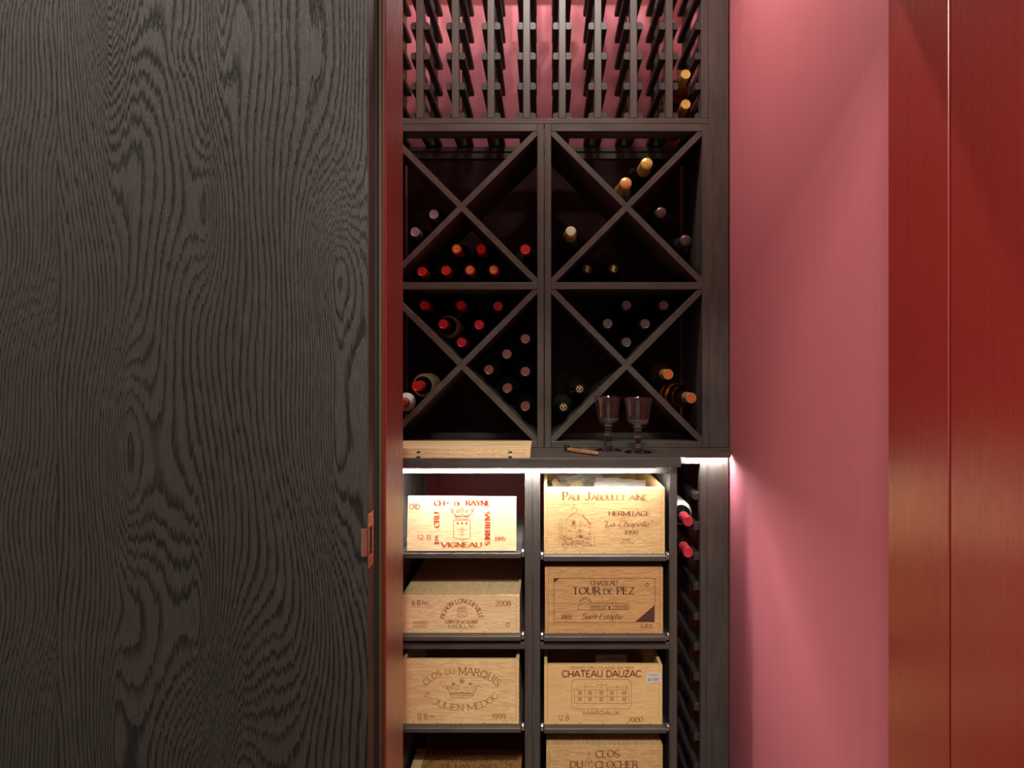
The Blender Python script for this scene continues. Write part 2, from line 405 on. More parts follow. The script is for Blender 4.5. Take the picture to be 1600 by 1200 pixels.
# plate as a frame around the latch hole
def bxl(x0, x1, y0, y1, za, zc): add_box(bm, x0, x1, y0, y1, za, zc)
bxl(0.0004, 0.0018, -0.006, 0.017, z1-0.0, zt); bxl(0.0004, 0.0018, -0.006, 0.017, zb, z0)
bxl(0.0004, 0.0018, -0.006, -0.001, z0, z1); bxl(0.0004, 0.0018, 0.011, 0.017, z0, z1)
obj('plate', mesh_of(bm, 'plate', M['red_tinted'], bevel=0.0004), sp)
bm = bmesh.new()
prof = [(0.0018, -0.006), (0.0004, -0.0075), (-0.003, -0.0086), (-0.0072, -0.009), (-0.0072, -0.0076), (-0.003, -0.0072), (0.0004, -0.006)]
a = [bm.verts.new((x, y, z0)) for x, y in prof]; b = [bm.verts.new((x, y, z1)) for x, y in prof]
bm.faces.new(a); bm.faces.new(b[::-1])
for i in range(len(prof)): bm.faces.new((a[i], b[i], b[(i+1) % len(prof)], a[(i+1) % len(prof)]))
obj('lip', mesh_of(bm, 'lip', M['red_tinted'], bevel=0.0003), sp)
piece('latch_hole', -0.2309, -0.2302, 0.799, 0.811, sp.location.z+z0+0.002, sp.location.z+z1-0.002, M['black'], sp, 0)
for zz in (zt-0.010, zb+0.010):
    bm = bmesh.new(); add_lathe(bm, [(0, 0.0008), (0.0035, 0.0005), (0.004, 0)], 14)
    o = obj('screw', mesh_of(bm, 'screw', M['red_tinted'], True), sp, (0.0019, 0.005, zz)); o.rotation_euler = (0, math.pi/2, 0)

# ------------------------------------------------------------------ bottle rack above (D = 1.83)
DB = 1.83
def zz(py, D=DB): return Z(py, D)
rk = empty('wine_rack', (0, DB, H+0.735), 'dark stained timber bottle rack of uprights and paired rails filling the top of the niche', 'wine rack')
P0, PP = -0.375, 0.1075
ROWZ = [H+0.772+0.0911*k for k in range(8)]
posts_x = [P0+PP*k for k in range(-1, 9)]
bm = bmesh.new(); PH = 0.635; add_box(bm, -0.0105, 0.0105, -0.02, 0.02, 0, PH); post_me = mesh_of(bm, 'post', M['stain_v'], bevel=0.0012)
def rail_mesh(sgn):
    bm = bmesh.new(); w_, h_, c_ = 0.018, 0.022, 0.006
    pts = [(0, 0), (sgn*(w_-0.003), 0), (sgn*w_, 0.004), (sgn*w_, h_-c_), (sgn*(w_-c_*0.7), h_), (0, h_)]
    add_prism(bm, pts, 0, 0.25); return mesh_of(bm, 'rail', M['stain_rail'], bevel=0.0007)
rail_me = {s: rail_mesh(s) for s in (-1, 1)}
for px_ in posts_x:
    obj('post', post_me, rk, Vector((px_, DB+0.02, H+0.7525))-rk.location)
    obj('post', post_me, rk, Vector((px_, DB+0.245, H+0.7525))-rk.location)
    for rz in ROWZ:
        for s in (-1, 1):
            obj('rail', rail_me[s], rk, Vector((px_+s*0.0105, DB+0.008, rz-0.022))-rk.location)
xL, xR = -0.4975, X(1098, DB)+0.018
for y0, nm in ((DB, 'front_rail'), (DB+0.235, 'back_rail')):
    piece(nm, xL, xR, y0, y0+0.035, H+0.7352, H+0.7522, M['stain_h'], rk)
    piece(nm, xL, xR, y0, y0+0.035, H+0.7525+PH, H+0.7525+PH+0.018, M['stain_h'], rk)
# wide filler stile at the right of both racks
o = piece('trim_1', xR+0.0004, X(1138.5, DB), DB-0.001, DB+0.018, H-0.2405+0.0005, H+1.406, M['stain_v'], None, 0.001); o['kind'] = 'structure'

# ------------------------------------------------------------------ diamond bins
def diamond_bin(xc0, xc1, label, shade):
    """xc0,xc1 px of the opening"""
    root = empty('diamond_bin', (X((xc0+xc1)/2, DB), DB, H-0.2403), label, 'wine rack', 'diamond bins under the bottle rack')
    x0, x1 = X(xc0, DB), X(xc1, DB); t_ = 0.0200; dp = 0.060
    zT, zM1, zM0, zB = Z(205, DB), Z(441, DB), Z(452, DB), Z(689.6, DB)
    zTop, zBot = H+0.7348, H-0.2401
    for (y0, y1, lab) in ((DB, DB+dp, 'front'), (DB+0.24, DB+0.262, 'back')):
        piece('stile', x0-t_, x0, y0, y1, zBot, zTop, M['stain_v'], root)
        piece('stile', x1, x1+t_, y0, y1, zBot, zTop, M['stain_v'], root)
        piece('top_rail', x0+.0002, x1-.0002, y0, y1, zT, zTop, M['stain_h'], root)
        piece('bottom_rail', x0+.0002, x1-.0002, y0, y1, zBot, zB, M['stain_h'], root)
    for xs_ in (x0-0.0095, x1+0.0005):
        piece('side_panel', xs_, xs_+0.009, DB+dp+0.003, DB+0.2398, zBot, zTop, M['stain_v'], root)
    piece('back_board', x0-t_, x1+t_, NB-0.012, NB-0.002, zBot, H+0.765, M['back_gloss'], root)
    piece('shelf', x0+.0002, x1-.0002, DB, DB+0.262, zM0, zM1, M['stain_h'], root)
    T = 0.0178
    for (za, zb_), main in (((zM1, zT), shade[0]), ((zB, zM0), shade[1])):
        cx, cz = (x0+x1)/2, (za+zb_)/2; hw, hh = (x1-x0)/2, (zb_-za)/2
        L = math.hypot(hw, hh); ux, uz = hw/L, hh/L
        def diag(sx, t0, t1):
            # outline of a board along direction (sx*ux, uz), clipped to the opening corner
            d = Vector((sx*ux, uz)); nrm = Vector((-d.y, d.x))*(T/2)
            def corner(sign):
                # pointed end fitting the corner
                e = d*(L*sign)
                k = T/2
                p1 = Vector((e.x, e.y-sign*k/ux)); p2 = Vector((e.x-sign*sx*k/uz, e.y))
                return p1, p2
            pts = []
            c0 = Vector((cx, cz))
            if t0 is None:
                p1, p2 = corner(-1); A = [p1, p2]
            else:
                A = [d*t0+nrm, d*t0-nrm]
            if t1 is None:
                q1, q2 = corner(1); B = [q1, q2]
            else:
                B = [d*t1+nrm, d*t1-nrm]
            allp = A+B
            if t0 is None: allp.append(-d*L)
            if t1 is None: allp.append(d*L)
            m = sum(allp, Vector((0, 0)))/len(allp)
            allp.sort(key=lambda p: math.atan2((p-m).dot(nrm.normalized()), (p-m).dot(d)))
            bm = bmesh.new(); add_prism(bm, [(p.x, p.y) for p in allp], 0.0012, 0.262)
            ob = obj('diagonal_panel', mesh_of(bm, 'diagonal_panel', M['stain_x'], bevel=0.0006), root, Vector((cx, DB, cz))-root.location)
            return ob
        diag(main, None, None)
        g = T/2+0.0002
        diag(-main, None, -g); diag(-main, g, None)
    return root
diamond_bin(602.6, 839.5, 'left dark timber bin unit with two X-shaped dividers, beside the red door frame', (-1, 1))
diamond_bin(861.2, 1097.4, 'right dark timber bin unit with two X-shaped dividers, behind the wine goblets', (1, 1))

# ------------------------------------------------------------------ worktop
DW = 1.62; WT, WBm = H-0.2406, H-0.2646
bm = bmesh.new()
xr1 = X(1064, DW); xr2 = X(1142, 1.80)
pts = [(NL+0.002, DW), (xr1, DW), (xr1, 1.80), (xr2, 1.80), (xr2, 2.10), (NL+0.002, 2.10)]
a = [bm.verts.new((x, y, WBm)) for x, y in pts]; b = [bm.verts.new((x, y, WT)) for x, y in pts]
bm.faces.new(a); bm.faces.new(b[::-1])
for i in range(6): bm.faces.new((a[i], b[i], b[(i+1) % 6], a[(i+1) % 6]))
wt = obj('worktop', mesh_of(bm, 'worktop', M['stain_h'], bevel=0.0008))
tag(wt, 'dark timber worktop stepping back at its right end, carrying the goblets', 'worktop')

# LED strips below the worktop
def led(name, x0, x1, y, label, z=WBm):
    root = empty(name, ((x0+x1)/2, y, z), label, 'light', 'white strip lights under the worktop')
    piece('channel', x0, x1, y-0.0045, y-0.0035, z-0.0038, z-0.0004, M['chrome'], root, 0)
    piece('light_strip', x0+0.002, x1-0.002, y-0.0030, y+0.0035, z-0.0034, z-0.0006, M['led'], root, 0)
    return root
led('strip_light', -0.395, X(1024, 1.64), 1.6285, 'long white strip light under the front edge of the worktop')
led('strip_light', X(1066, 1.8)+0.01, X(1140, 1.80), 1.818, 'short white strip light under the set-back right end of the worktop')

# ------------------------------------------------------------------ case rack below the worktop
DF = 1.65
cr = empty('case_rack', (0, DF, 0), 'dark timber rack below the worktop with two columns of pull-out trays for wine cases', 'rack')
ztop = WBm-0.0004
def pz(py): return Z(py, DF)
for (a_, b_) in ((608, 620), (820, 831.9), (832.1, 844), (1046, 1058)):
    x0, x1 = X(a_, DF), X(b_, DF)
    piece('post', x0, x1, DF, DF+0.04, 0.0, ztop, M['stain_v'], cr)
    piece('side_panel', x0+0.002, x1-0.002, DF+0.0402, DF+0.17, 0.0, ztop, M['stain_v'], cr)
    piece('side_panel', x0+0.002, x1-0.002, DF+0.1702, DF+0.3998, 0.0, ztop, M['stain_v'], cr)
    piece('back_post', x0, x1, DF+0.40, DF+0.43, 0.0, ztop, M['stain_v'], cr)
for (a_, b_) in ((620, 820), (844, 1046)):
    x0, x1 = X(a_, DF)+.0003, X(b_, DF)-.0003
    piece('top_rail', x0, x1, DF, DF+0.025, pz(740), ztop, M['stain_h'], cr)
    piece('cross_rail', x0, x1, DF+0.001, DF+0.035, pz(1014.8), pz(1004.2), M['stain_h'], cr)
    piece('back_rail', x0, x1, DF+0.40, DF+0.42, pz(1014.8), pz(1004.2), M['stain_h'], cr)
    piece('back_rail', x0, x1, DF+0.40, DF+0.42, 0.01, 0.04, M['stain_h'], cr)

piece('back_board', -0.42, X(1058, DF), NB-0.012, NB-0.002, 0.02, WBm-0.001, M['back_gloss2'], cr)
# pull-out trays
def tray(col, ztop_, label, th):
    x0, x1 = ((-0.3895, -0.0618), (-0.0005, 0.3295))[col]
    root = empty('pull_out_tray', ((x0+x1)/2, 1.63, ztop_-th), label, 'tray', 'pull-out trays of the case rack')
    piece('tray_front', x0, x1, 1.63, 1.655, ztop_-th, ztop_-0.0003, M['stain_h'], root, 0.0012)
    piece('tray_base', x0, x1, 1.6552, 2.04, ztop_-th, ztop_-0.0006, M['stain_h'], root, 0.0008)
    for s, xs in ((-1, x0), (1, x1)):
        xa, xb = (xs-0.0085, xs-0.0008) if s < 0 else (xs+0.0008, xs+0.0085)
        sl = piece('drawer_slide', xa, xb, 1.642, 2.03, ztop_-0.014, ztop_+0.006, M['chrome'], root, 0.0012)
        bm = bmesh.new(); add_lathe(bm, [(0, -0.002), (0.0055, -0.002), (0.0055, 0.002), (0, 0.002)], 14)
        wv = obj('roller', mesh_of(bm, 'roller', M['chrome'], True, 0), sl, Vector(((xa+xb)/2, 1.640, ztop_+0.001))-wloc(sl)); wv.rotation_euler = (0, math.pi/2, 0)
    return root
TZ = {(0, 0): H-0.4965, (1, 0): H-0.5042, (0, 1): H-0.7195, (1, 1): H-0.7205, (0, 2): H-0.9660, (1, 2): H-0.9675, (0, 3): H-1.345, (1, 3): H-1.213}
names = ('top', 'second', 'third', 'bottom')
for (c, r), z in TZ.items():
    tray(c, z, '%s pull-out tray of the %s column, under %s' % (names[r], ('left', 'right')[c],
        {(0,0):'the loose panel with red lettering', (1,0):'the open Hermitage case', (0,1):'the closed Pauillac case', (1,1):'the brown case with a framed label',
         (0,2):'the open case with a crown', (1,2):'the open Margaux case', (0,3):'the case seen from above', (1,3):'the closed case with a steeple'}[(c, r)]), 0.014 if r == 0 else 0.0125)

# ------------------------------------------------------------------ narrow bottle column at lower right
nc = empty('narrow_bottle_rack', (0.43, DB, 0), 'narrow dark timber bottle column beside the pink wall, below the worktop', 'wine rack')
piece('stile', X(1094, DB), X(1104, DB), DB, DB+0.03, 0, ztop, M['stain_v'], nc)
piece('stile', X(1094, DB), X(1104, DB), DB+0.22, DB+0.25, 0, ztop, M['stain_v'], nc)
piece('wide_stile', X(1104.2, DB), X(1138, DB), DB-0.0005, DB+0.018, 0, ztop, M['stain_v'], nc)
piece('stile', 0.3622, 0.3715, DB, DB+0.03, 0, ztop, M['stain_v'], nc)
piece('stile', 0.3622, 0.3715, DB+0.22, DB+0.25, 0, ztop, M['stain_v'], nc)
piece('top_rail', 0.3720, X(1093.8, DB), DB, DB+0.025, Z(725, DB), ztop, M['stain_h'], nc)
xi = X(1094, DB)
for k in range(12):
    rz = H-0.3766-0.0911*k
    if rz < 0.03: continue
    obj('rail', rail_me[-1], nc, Vector((xi, DB+0.008, rz-0.022))-nc.location)
    obj('rail', rail_me[1], nc, Vector((0.3717, DB+0.008, rz-0.022))-nc.location)

# ------------------------------------------------------------------ stroke lettering
def Ls(*p): return ('L', [(p[i], p[i+1]) for i in range(0, len(p), 2)])
def Ar(cx, cy, rx, ry, a0, a1):
    n = max(5, int(abs(a1-a0)/18)); return ('C', [(cx+rx*math.cos(math.radians(a0+(a1-a0)*i/n)), cy+ry*math.sin(math.radians(a0+(a1-a0)*i/n))) for i in range(n+1)])
GL = {
'A': (.84, [Ls(.02,0,.42,1), Ls(.42,1,.82,0), Ls(.17,.34,.68,.34)], [(.02,0),(.82,0)]),
'B': (.70, [Ls(.1,0,.1,1), Ls(.1,1,.36,1), Ar(.36,.76,.24,.24,90,-90), Ls(.1,.52,.36,.52), Ar(.36,.26,.28,.26,90,-90), Ls(.1,0,.36,0)], [(.05,0),(.05,1)]),
'C': (.78, [Ar(.44,.5,.38,.5,42,318)], []),
'D': (.80, [Ls(.1,0,.1,1), Ls(.1,1,.32,1), Ar(.32,.5,.42,.5,90,-90), Ls(.1,0,.32,0)], [(.05,0),(.05,1)]),
'E': (.66, [Ls(.1,0,.1,1), Ls(.1,1,.58,1), Ls(.1,.52,.48,.52), Ls(.1,0,.6,0)], [(.05,0),(.05,1)]),
'F': (.62, [Ls(.1,0,.1,1), Ls(.1,1,.56,1), Ls(.1,.5,.46,.5)], [(.1,0)]),
'G': (.82, [Ar(.44,.5,.38,.5,42,300), Ls(.68,.05,.68,.42), Ls(.46,.42,.74,.42)], []),
'H': (.82, [Ls(.1,0,.1,1), Ls(.72,0,.72,1), Ls(.1,.5,.72,.5)], [(.1,0),(.1,1),(.72,0),(.72,1)]),
'I': (.24, [Ls(.12,0,.12,1)], [(.12,0),(.12,1)]),
'J': (.50, [Ls(.34,1,.34,.2), Ar(.16,.2,.18,.2,0,-150)], [(.34,1)]),
'L': (.62, [Ls(.1,0,.1,1), Ls(.1,0,.58,0)], [(.05,0),(.1,1)]),
'M': (.98, [Ls(.1,0,.1,1), Ls(.1,1,.49,.1), Ls(.49,.1,.88,1), Ls(.88,1,.88,0)], [(.1,0),(.88,0),(.06,1),(.92,1)]),
'N': (.82, [Ls(.1,0,.1,1), Ls(.1,1,.72,0), Ls(.72,0,.72,1)], [(.1,0),(.06,1),(.72,1)]),
'O': (.86, [Ar(.43,.5,.37,.5,0,360)], []),
'P': (.66, [Ls(.1,0,.1,1), Ls(.1,1,.34,1), Ar(.34,.74,.26,.26,90,-90), Ls(.1,.48,.34,.48)], [(.1,0),(.05,1)]),
'Q': (.86, [Ar(.43,.5,.37,.5,0,360), Ls(.5,.2,.8,-.14)], []),
'R': (.74, [Ls(.1,0,.1,1), Ls(.1,1,.34,1), Ar(.34,.75,.25,.25,90,-90), Ls(.1,.5,.34,.5), Ls(.36,.5,.68,0)], [(.1,0),(.05,1),(.70,0)]),
'S': (.62, [Ar(.31,.75,.23,.25,35,270), Ar(.31,.25,.25,.25,90,-145)], []),
'T': (.74, [Ls(.37,0,.37,1), Ls(.04,1,.70,1)], [(.37,0)]),
'U': (.80, [Ls(.1,1,.1,.32), Ar(.40,.32,.30,.32,180,360), Ls(.70,.32,.70,1)], [(.1,1),(.70,1)]),
'V': (.80, [Ls(.02,1,.40,0), Ls(.40,0,.78,1)], [(.02,1),(.78,1)]),
'X': (.76, [Ls(.04,1,.72,0), Ls(.04,0,.72,1)], [(.04,1),(.72,1),(.04,0),(.72,0)]),
'Y': (.76, [Ls(.04,1,.38,.48), Ls(.38,.48,.72,1), Ls(.38,.48,.38,0)], [(.04,1),(.72,1),(.38,0)]),
'Z': (.68, [Ls(.06,1,.62,1), Ls(.62,1,.06,0), Ls(.06,0,.64,0)], []),
'0': (.64, [Ar(.32,.5,.26,.5,0,360)], []), '1': (.42, [Ls(.24,0,.24,1), Ls(.24,1,.06,.8)], [(.24,0)]),
'2': (.62, [Ar(.30,.74,.24,.26,160,-35), Ls(.50,.60,.06,0), Ls(.06,0,.58,0)], []),
'3': (.60, [Ar(.29,.76,.22,.24,150,-90), Ar(.29,.26,.25,.26,90,-150)], []),
'5': (.60, [Ls(.52,1,.14,1), Ls(.14,1,.10,.56), Ar(.28,.32,.25,.32,125,-150)], []),
'6': (.62, [Ar(.31,.31,.25,.31,0,360), Ar(.42,.40,.36,.60,100,180)], []),
'8': (.62, [Ar(.31,.76,.21,.24,0,360), Ar(.31,.27,.26,.27,0,360)], []),
'9': (.62, [Ar(.31,.69,.25,.31,0,360), Ar(.20,.60,.36,.60,0,-85)], []),
'.': (.22, [Ls(.08,.04,.14,.04)], []), '-': (.36, [Ls(.06,.38,.30,.38)], []), '"': (.36, [Ls(.10,1,.08,.76), Ls(.24,1,.22,.76)], []),
' ': (.42, [], []),
'a': (.58, [Ar(.27,.29,.2,.29,0,360), Ls(.47,.58,.47,.04)], []), 'c': (.50, [Ar(.28,.29,.2,.29,50,310)], []),
'd': (.58, [Ar(.27,.29,.2,.29,0,360), Ls(.47,1,.47,0)], []), 'e': (.54, [Ar(.28,.29,.21,.29,0,315), Ls(.08,.3,.49,.3)], []),
'h': (.56, [Ls(.1,0,.1,1), Ar(.28,.36,.18,.22,180,0), Ls(.46,.36,.46,0)], []), 'i': (.24, [Ls(.12,0,.12,.58), Ls(.12,.78,.12,.86)], []),
'l': (.24, [Ls(.12,0,.12,1)], []), 'n': (.56, [Ls(.1,0,.1,.58), Ar(.28,.36,.18,.22,180,0), Ls(.46,.36,.46,0)], []),
'p': (.58, [Ls(.1,-.32,.1,.58), Ar(.30,.29,.2,.29,0,360)], []), 'r': (.40, [Ls(.1,0,.1,.58), Ar(.28,.36,.18,.22,180,60)], []),
's': (.46, [Ar(.22,.43,.15,.15,40,270), Ar(.22,.14,.16,.14,90,-140)], []), 't': (.36, [Ls(.16,.05,.16,.86), Ls(.02,.58,.32,.58)], []),
'u': (.56, [Ls(.1,.58,.1,.2), Ar(.28,.2,.18,.2,180,360), Ls(.46,.58,.46,0)], []),
'g': (.58, [Ar(.27,.29,.2,.29,0,360), Ls(.47,.58,.47,-.2)], []),
}
ACC = {'È': ('E', [Ls(.24,1.28,.40,1.14)]), 'É': ('E', [Ls(.40,1.28,.24,1.14)]), 'Î': ('I', [Ls(-.05,1.14,.12,1.3), Ls(.12,1.3,.29,1.14)]),
       'è': ('e', [Ls(.18,.82,.32,.70)])}
def glyph(ch):
    if ch in ACC:
        w_, st, sf = GL[ACC[ch][0]]; return w_, st+ACC[ch][1], sf
    return GL[ch]
class Ink:
    """collects flat ribbons in photo-pixel space (x right, y down) on one plane"""
    def __init__(s): s.quads = []; s.chunks = []
    def ribbon(s, pts, wf, closed=False):
        n = len(pts); 
        if n < 2: return
        L, R = [], []
        for i in range(n):
            a = pts[max(0, i-1)]; b = pts[min(n-1, i+1)]
            if closed and (i == 0 or i == n-1): a = pts[-2]; b = pts[1]
            dx, dy = b[0]-a[0], b[1]-a[1]; d = math.hypot(dx, dy) or 1
            dx /= d; dy /= d; w_ = wf(dx, dy)/2
            L.append((pts[i][0]-dy*w_, pts[i][1]+dx*w_)); R.append((pts[i][0]+dy*w_, pts[i][1]-dx*w_))
        for i in range(n-1): s.quads.append([L[i], L[i+1], R[i+1], R[i]])
    def poly(s, pts): s.quads.append(list(pts))
    def line(s, pts, w=0.7):
        for a, b in zip(pts, pts[1:]): s.ribbon([a, b], lambda dx, dy: w)
    def curve(s, pts, w=0.7): s.ribbon(pts, lambda dx, dy: w)
    def arc(s, cx, cy, rx, ry, a0, a1, w=0.7, n=14):
        s.curve([(cx+rx*math.cos(math.radians(a0+(a1-a0)*i/n)), cy-ry*math.sin(math.radians(a0+(a1-a0)*i/n))) for i in range(n+1)], w)
    def text(s, *a, **k_):
        keep = s.quads; s.quads = []; s._text(*a, **k_)
        if s.quads: s.chunks.append(s.quads)
        s.quads = keep
    def _text(s, string, place, h, width, thick=0.16, thin=None, serif=0.0, shear=0.0):
        """place(u): photo point and direction (x,y,ux,uy) at distance u along the baseline; up = dir rotated left"""
        thin = thick if thin is None else thin
        gs = [glyph(c) for c in string]; tot = sum(g[0] for g in gs)+0.0001
        k = width/tot; u = 0
        for (w_, sts, sfs) in gs:
            cxm = u+w_*k/2; x0, y0, dx, dy = place(cxm); upx, upy = dy, -dx
            def tr(p):
                lx = (p[0]-w_/2)*k+shear*p[1]*h; ly = p[1]*h
                return (x0+dx*lx+upx*ly, y0+dy*lx+upy*ly)
            ang = math.radians(18); nb = (math.cos(ang), math.sin(ang))
            def wf(vx, vy):
                # direction in glyph space
                gx = vx*dx+vy*dy; gy = vx*upx+vy*upy
                f = abs(gx*nb[1]-gy*nb[0]); f = max(0, min(1, (f-0.31)/0.62))
                return (thin+(thick-thin)*f)*h
            for kind, pts in sts:
                P = [tr(p) for p in pts]
                if kind == 'L':
                    for a, b in zip(P, P[1:]): s.ribbon([a, b], wf)
                else: s.ribbon(P, wf, closed=(abs(P[0][0]-P[-1][0])+abs(P[0][1]-P[-1][1]) < 1e-3))
            if serif:
                hs = serif*h/k
                for (sx, sy) in sfs:
                    s.ribbon([tr((sx-hs, sy)), tr((sx+hs, sy))], lambda a, b: max(thin*h, 0.06*h))
            u += w_*k
    def htext(s, string, x0, x1, base, h, **kw):
        s.text(string, lambda u: (x0+u, base, 1, 0), h, x1-x0, **kw)
    def vtext(s, string, x, y0, y1, h, down=True, **kw):
        if down: s.text(string, lambda u: (x, y0+u, 0, 1), h, y1-y0, **kw)
        else: s.text(string, lambda u: (x, y1-u, 0, -1), h, y1-y0, **kw)
    def atext(s, string, cx, cy, rx, ry, a0, a1, h, inward=False, **kw):
        n = 90; tb = []; u = 0
        for i in range(n+1):
            a = math.radians(a0+(a1-a0)*i/n); p = (cx+rx*math.cos(a), cy-ry*math.sin(a))
            if i: u += math.hypot(p[0]-tb[-1][1], p[1]-tb[-1][2])
            tb.append((u, p[0], p[1]))
        def place(q):
            for i in range(1, n+1):
                if tb[i][0] >= q or i == n:
                    A, B = tb[i-1], tb[i]; f = (q-A[0])/((B[0]-A[0]) or 1)
                    dx, dy = B[1]-A[1], B[2]-A[2]; d = math.hypot(dx, dy)
                    return (A[1]+(B[1]-A[1])*f, A[2]+(B[2]-A[2])*f, dx/d, dy/d)
        s.text(string, place, h, tb[-1][0], **kw)
    def build(s, name, mat, parent, mapping):
        off = wloc(parent)
        for nm, quads in [(name, q) for q in s.chunks]+([(name.replace('lettering', 'marks'), s.quads)] if s.quads else []):
            vs = []; fs = []
            for q in quads:
                k = len(vs); vs += [tuple(Vector(mapping(*p))-off) for p in q]; fs.append(tuple(range(k, k+len(q))))
            me = bpy.data.meshes.new(nm); me.from_pydata(vs, [], fs); me.materials.append(mat)
            obj(nm, me, parent)
def face_map(D, lift=0.0006):
    return lambda px, py: (X(px, DF), D-lift, Z(py, DF))
SER = dict(thick=0.19, thin=0.09, serif=0.14)
BOLD = dict(thick=0.30, thin=0.12, serif=0.16)
SANS = dict(thick=0.14)

# ------------------------------------------------------------------ wooden wine cases
T_ = 0.0088
def case(label, x0p, x1p, ytop, zbot, key, depth=0.47, lid=True, lidz=0.0, D=DF, nails=True, x0=None):
    xa = X(x0p, DF) if x0 is None else x0; xb = X(x1p, DF); zt = Z(ytop, DF); zb = zbot
    root = empty('wooden_wine_case', ((xa+xb)/2, D, zb), label, 'wine case', 'wooden wine cases on the pull-out trays')
    h_, d_ = M[key+'_h'], M[key+'_d']
    lt = 0.007
    ztt = zt-(lt+0.0003 if lid else 0)
    piece('side_panel', xa, xa+T_, D, D+depth, zb+lt+.0002, ztt, d_, root, 0.0007)
    piece('side_panel', xb-T_, xb, D, D+depth, zb+lt+.0002, ztt, d_, root, 0.0007)
    piece('front_panel', xa+T_+.0003, xb-T_-.0003, D, D+0.012, zb+lt+.0002, ztt, h_, root, 0.0006)
    piece('back_panel', xa+T_+.0003, xb-T_-.0003, D+depth-0.012, D+depth, zb+lt+.0002, ztt, h_, root, 0.0006)
    piece('base_panel', xa, xb, D, D+depth, zb, zb+lt, d_, root, 0.0006)
    if lid is True:
        piece('lid', xa, xb, D, D+depth, zt-lt, zt, d_, root, 0.0006)
    if nails:
        bm = bmesh.new()
        for i in range(5):
            xx = xa+(xb-xa)*(0.1+0.2*i); add_box(bm, xx-0.0012, xx+0.0012, D-0.0005, D+0.001, zb+0.0025, zb+0.0045)
        me = mesh_of(bm, 'nails', M['nail']); me.transform(Matrix.Translation(-root.location)); obj('nails', me, root)
    return root
fm = face_map(DF)

# 1  loose panel with red lettering
b1 = empty('stencilled_board', (X(722, DF), DF-0.004, TZ[(0, 0)]), 'loose pale case panel printed in red, standing on the top left tray', 'case panel')
D1 = DF-0.013
LD = lambda py: D1+(861-py)/85*0.019
bm = bmesh.new(); q_ = []
for (px_, py_) in ((635.5, 861), (806.5, 861), (806.8, 777), (637.2, 776)):
    d_ = LD(py_); q_.append((X(px_, d_), d_, max(Z(py_, d_), TZ[(0, 0)]+0.0003)))
a = [bm.verts.new(p) for p in q_]; b = [bm.verts.new((p[0], p[1]+0.012, p[2])) for p in q_]
bm.faces.new(a); bm.faces.new(b[::-1])
for i in range(4): bm.faces.new((a[i], b[i], b[(i+1) % 4], a[(i+1) % 4]))
me = mesh_of(bm, 'board', M['pale_h'], bevel=0.0006); me.transform(Matrix.Translation(-b1.location)); obj('board', me, b1)
lean = lambda px, py: (X(px, LD(py)), LD(py)-0.0007, Z(py, LD(py)))
k = Ink(); k.htext('CRD', 639.8, 656, 795.6, 8.0, **SANS); k.build('printed_lettering', M['ink_red'], b1, lean)
k = Ink()
k.htext('CH', 678.2, 695, 789.8, 7.4, **BOLD); k.htext('AU', 695.7, 703.8, 787.2, 3.6, **BOLD)
k.htext('DE', 709.6, 721.6, 789.8, 5.5, **BOLD); k.htext('RAYNE', 727.8, 766.5, 789.8, 7.4, **BOLD)
k.build('printed_lettering', M['ink_red'], b1, lean)
k = Ink(); k.vtext('SAUTERNES', 758.0, 799.6, 851.4, 7.4, True, **BOLD)
k.vtext('CRU', 686.2, 800, 824.5, 7.6, False, **BOLD); k.vtext('ER', 684.4, 836.6, 844.6, 4.4, False, **BOLD); k.vtext('1', 686.2, 846.2, 850.8, 7.6, False, **BOLD)
k.htext('12 B', 651.5, 673.6, 842.8, 6.8, **SANS); k.htext('1995', 772.8, 790, 845, 6.4, **SER)
k.htext('VIGNEAU', 689.4, 753.2, 854.8, 7.3, **BOLD); k.build('printed_lettering', M['ink_orange'], b1, lean)
k = Ink()
k.line([(708.8, 812.4), (734.8, 812.4), (734.8, 840), (732, 841.8), (725, 841.8), (722, 844.2), (719, 841.8), (711.5, 841.8), (708.8, 840), (708.8, 812.4)], 0.8)
for cx in (715, 722, 729): k.poly([(cx-1.4, 819.5), (cx+1.4, 819.5), (cx+1.1, 815.4), (cx-1.1, 815.4)])
k.arc(722, 827.2, 1.4, 3.2, 0, 360, 0.8); k.arc(717.8, 829, 3.0, 2.2, -10, 200, 0.8); k.arc(726.2, 829, 3.0, 2.2, 190, -20, 0.8); k.line([(718.5, 832), (725.5, 832)], 0.9)
k.line([(718.5, 835.6), (725.5, 835.6)], 1.0)
k.build('printed_emblem', M['ink_orange'], b1, lean)
k = Ink()
k.line([(711, 807), (733, 807)], 1.0); k.line([(713, 810.5), (731, 810.5)], 0.8); k.line([(711.5, 807), (713, 810.5)], .8); k.line([(732.5, 807), (731, 810.5)], .8)
k.line([(712, 806), (706, 799.5)], 1.0); k.line([(732, 806), (739, 799.5)], 1.0)
k.arc(706, 797.6, 2.0, 1.9, -120, 170, 1.1); k.arc(739, 797.4, 2.0, 1.9, 20, 310, 1.1); k.arc(722.3, 796.6, 1.9, 2.9, -60, 240, 1.0)
k.arc(715.6, 799, 1.9, 1.8, 0, 360, .9); k.arc(729, 799, 1.9, 1.8, 0, 360, .9)
k.line([(722.3, 799.5), (722.3, 804)], 0.9); k.arc(716.5, 803.6, 5.5, 2.6, 180, 350, .8); k.arc(728, 803.6, 5.5, 2.6, 190, 360, .8)
k.build('printed_crown', M['ink_red'], b1, lean)

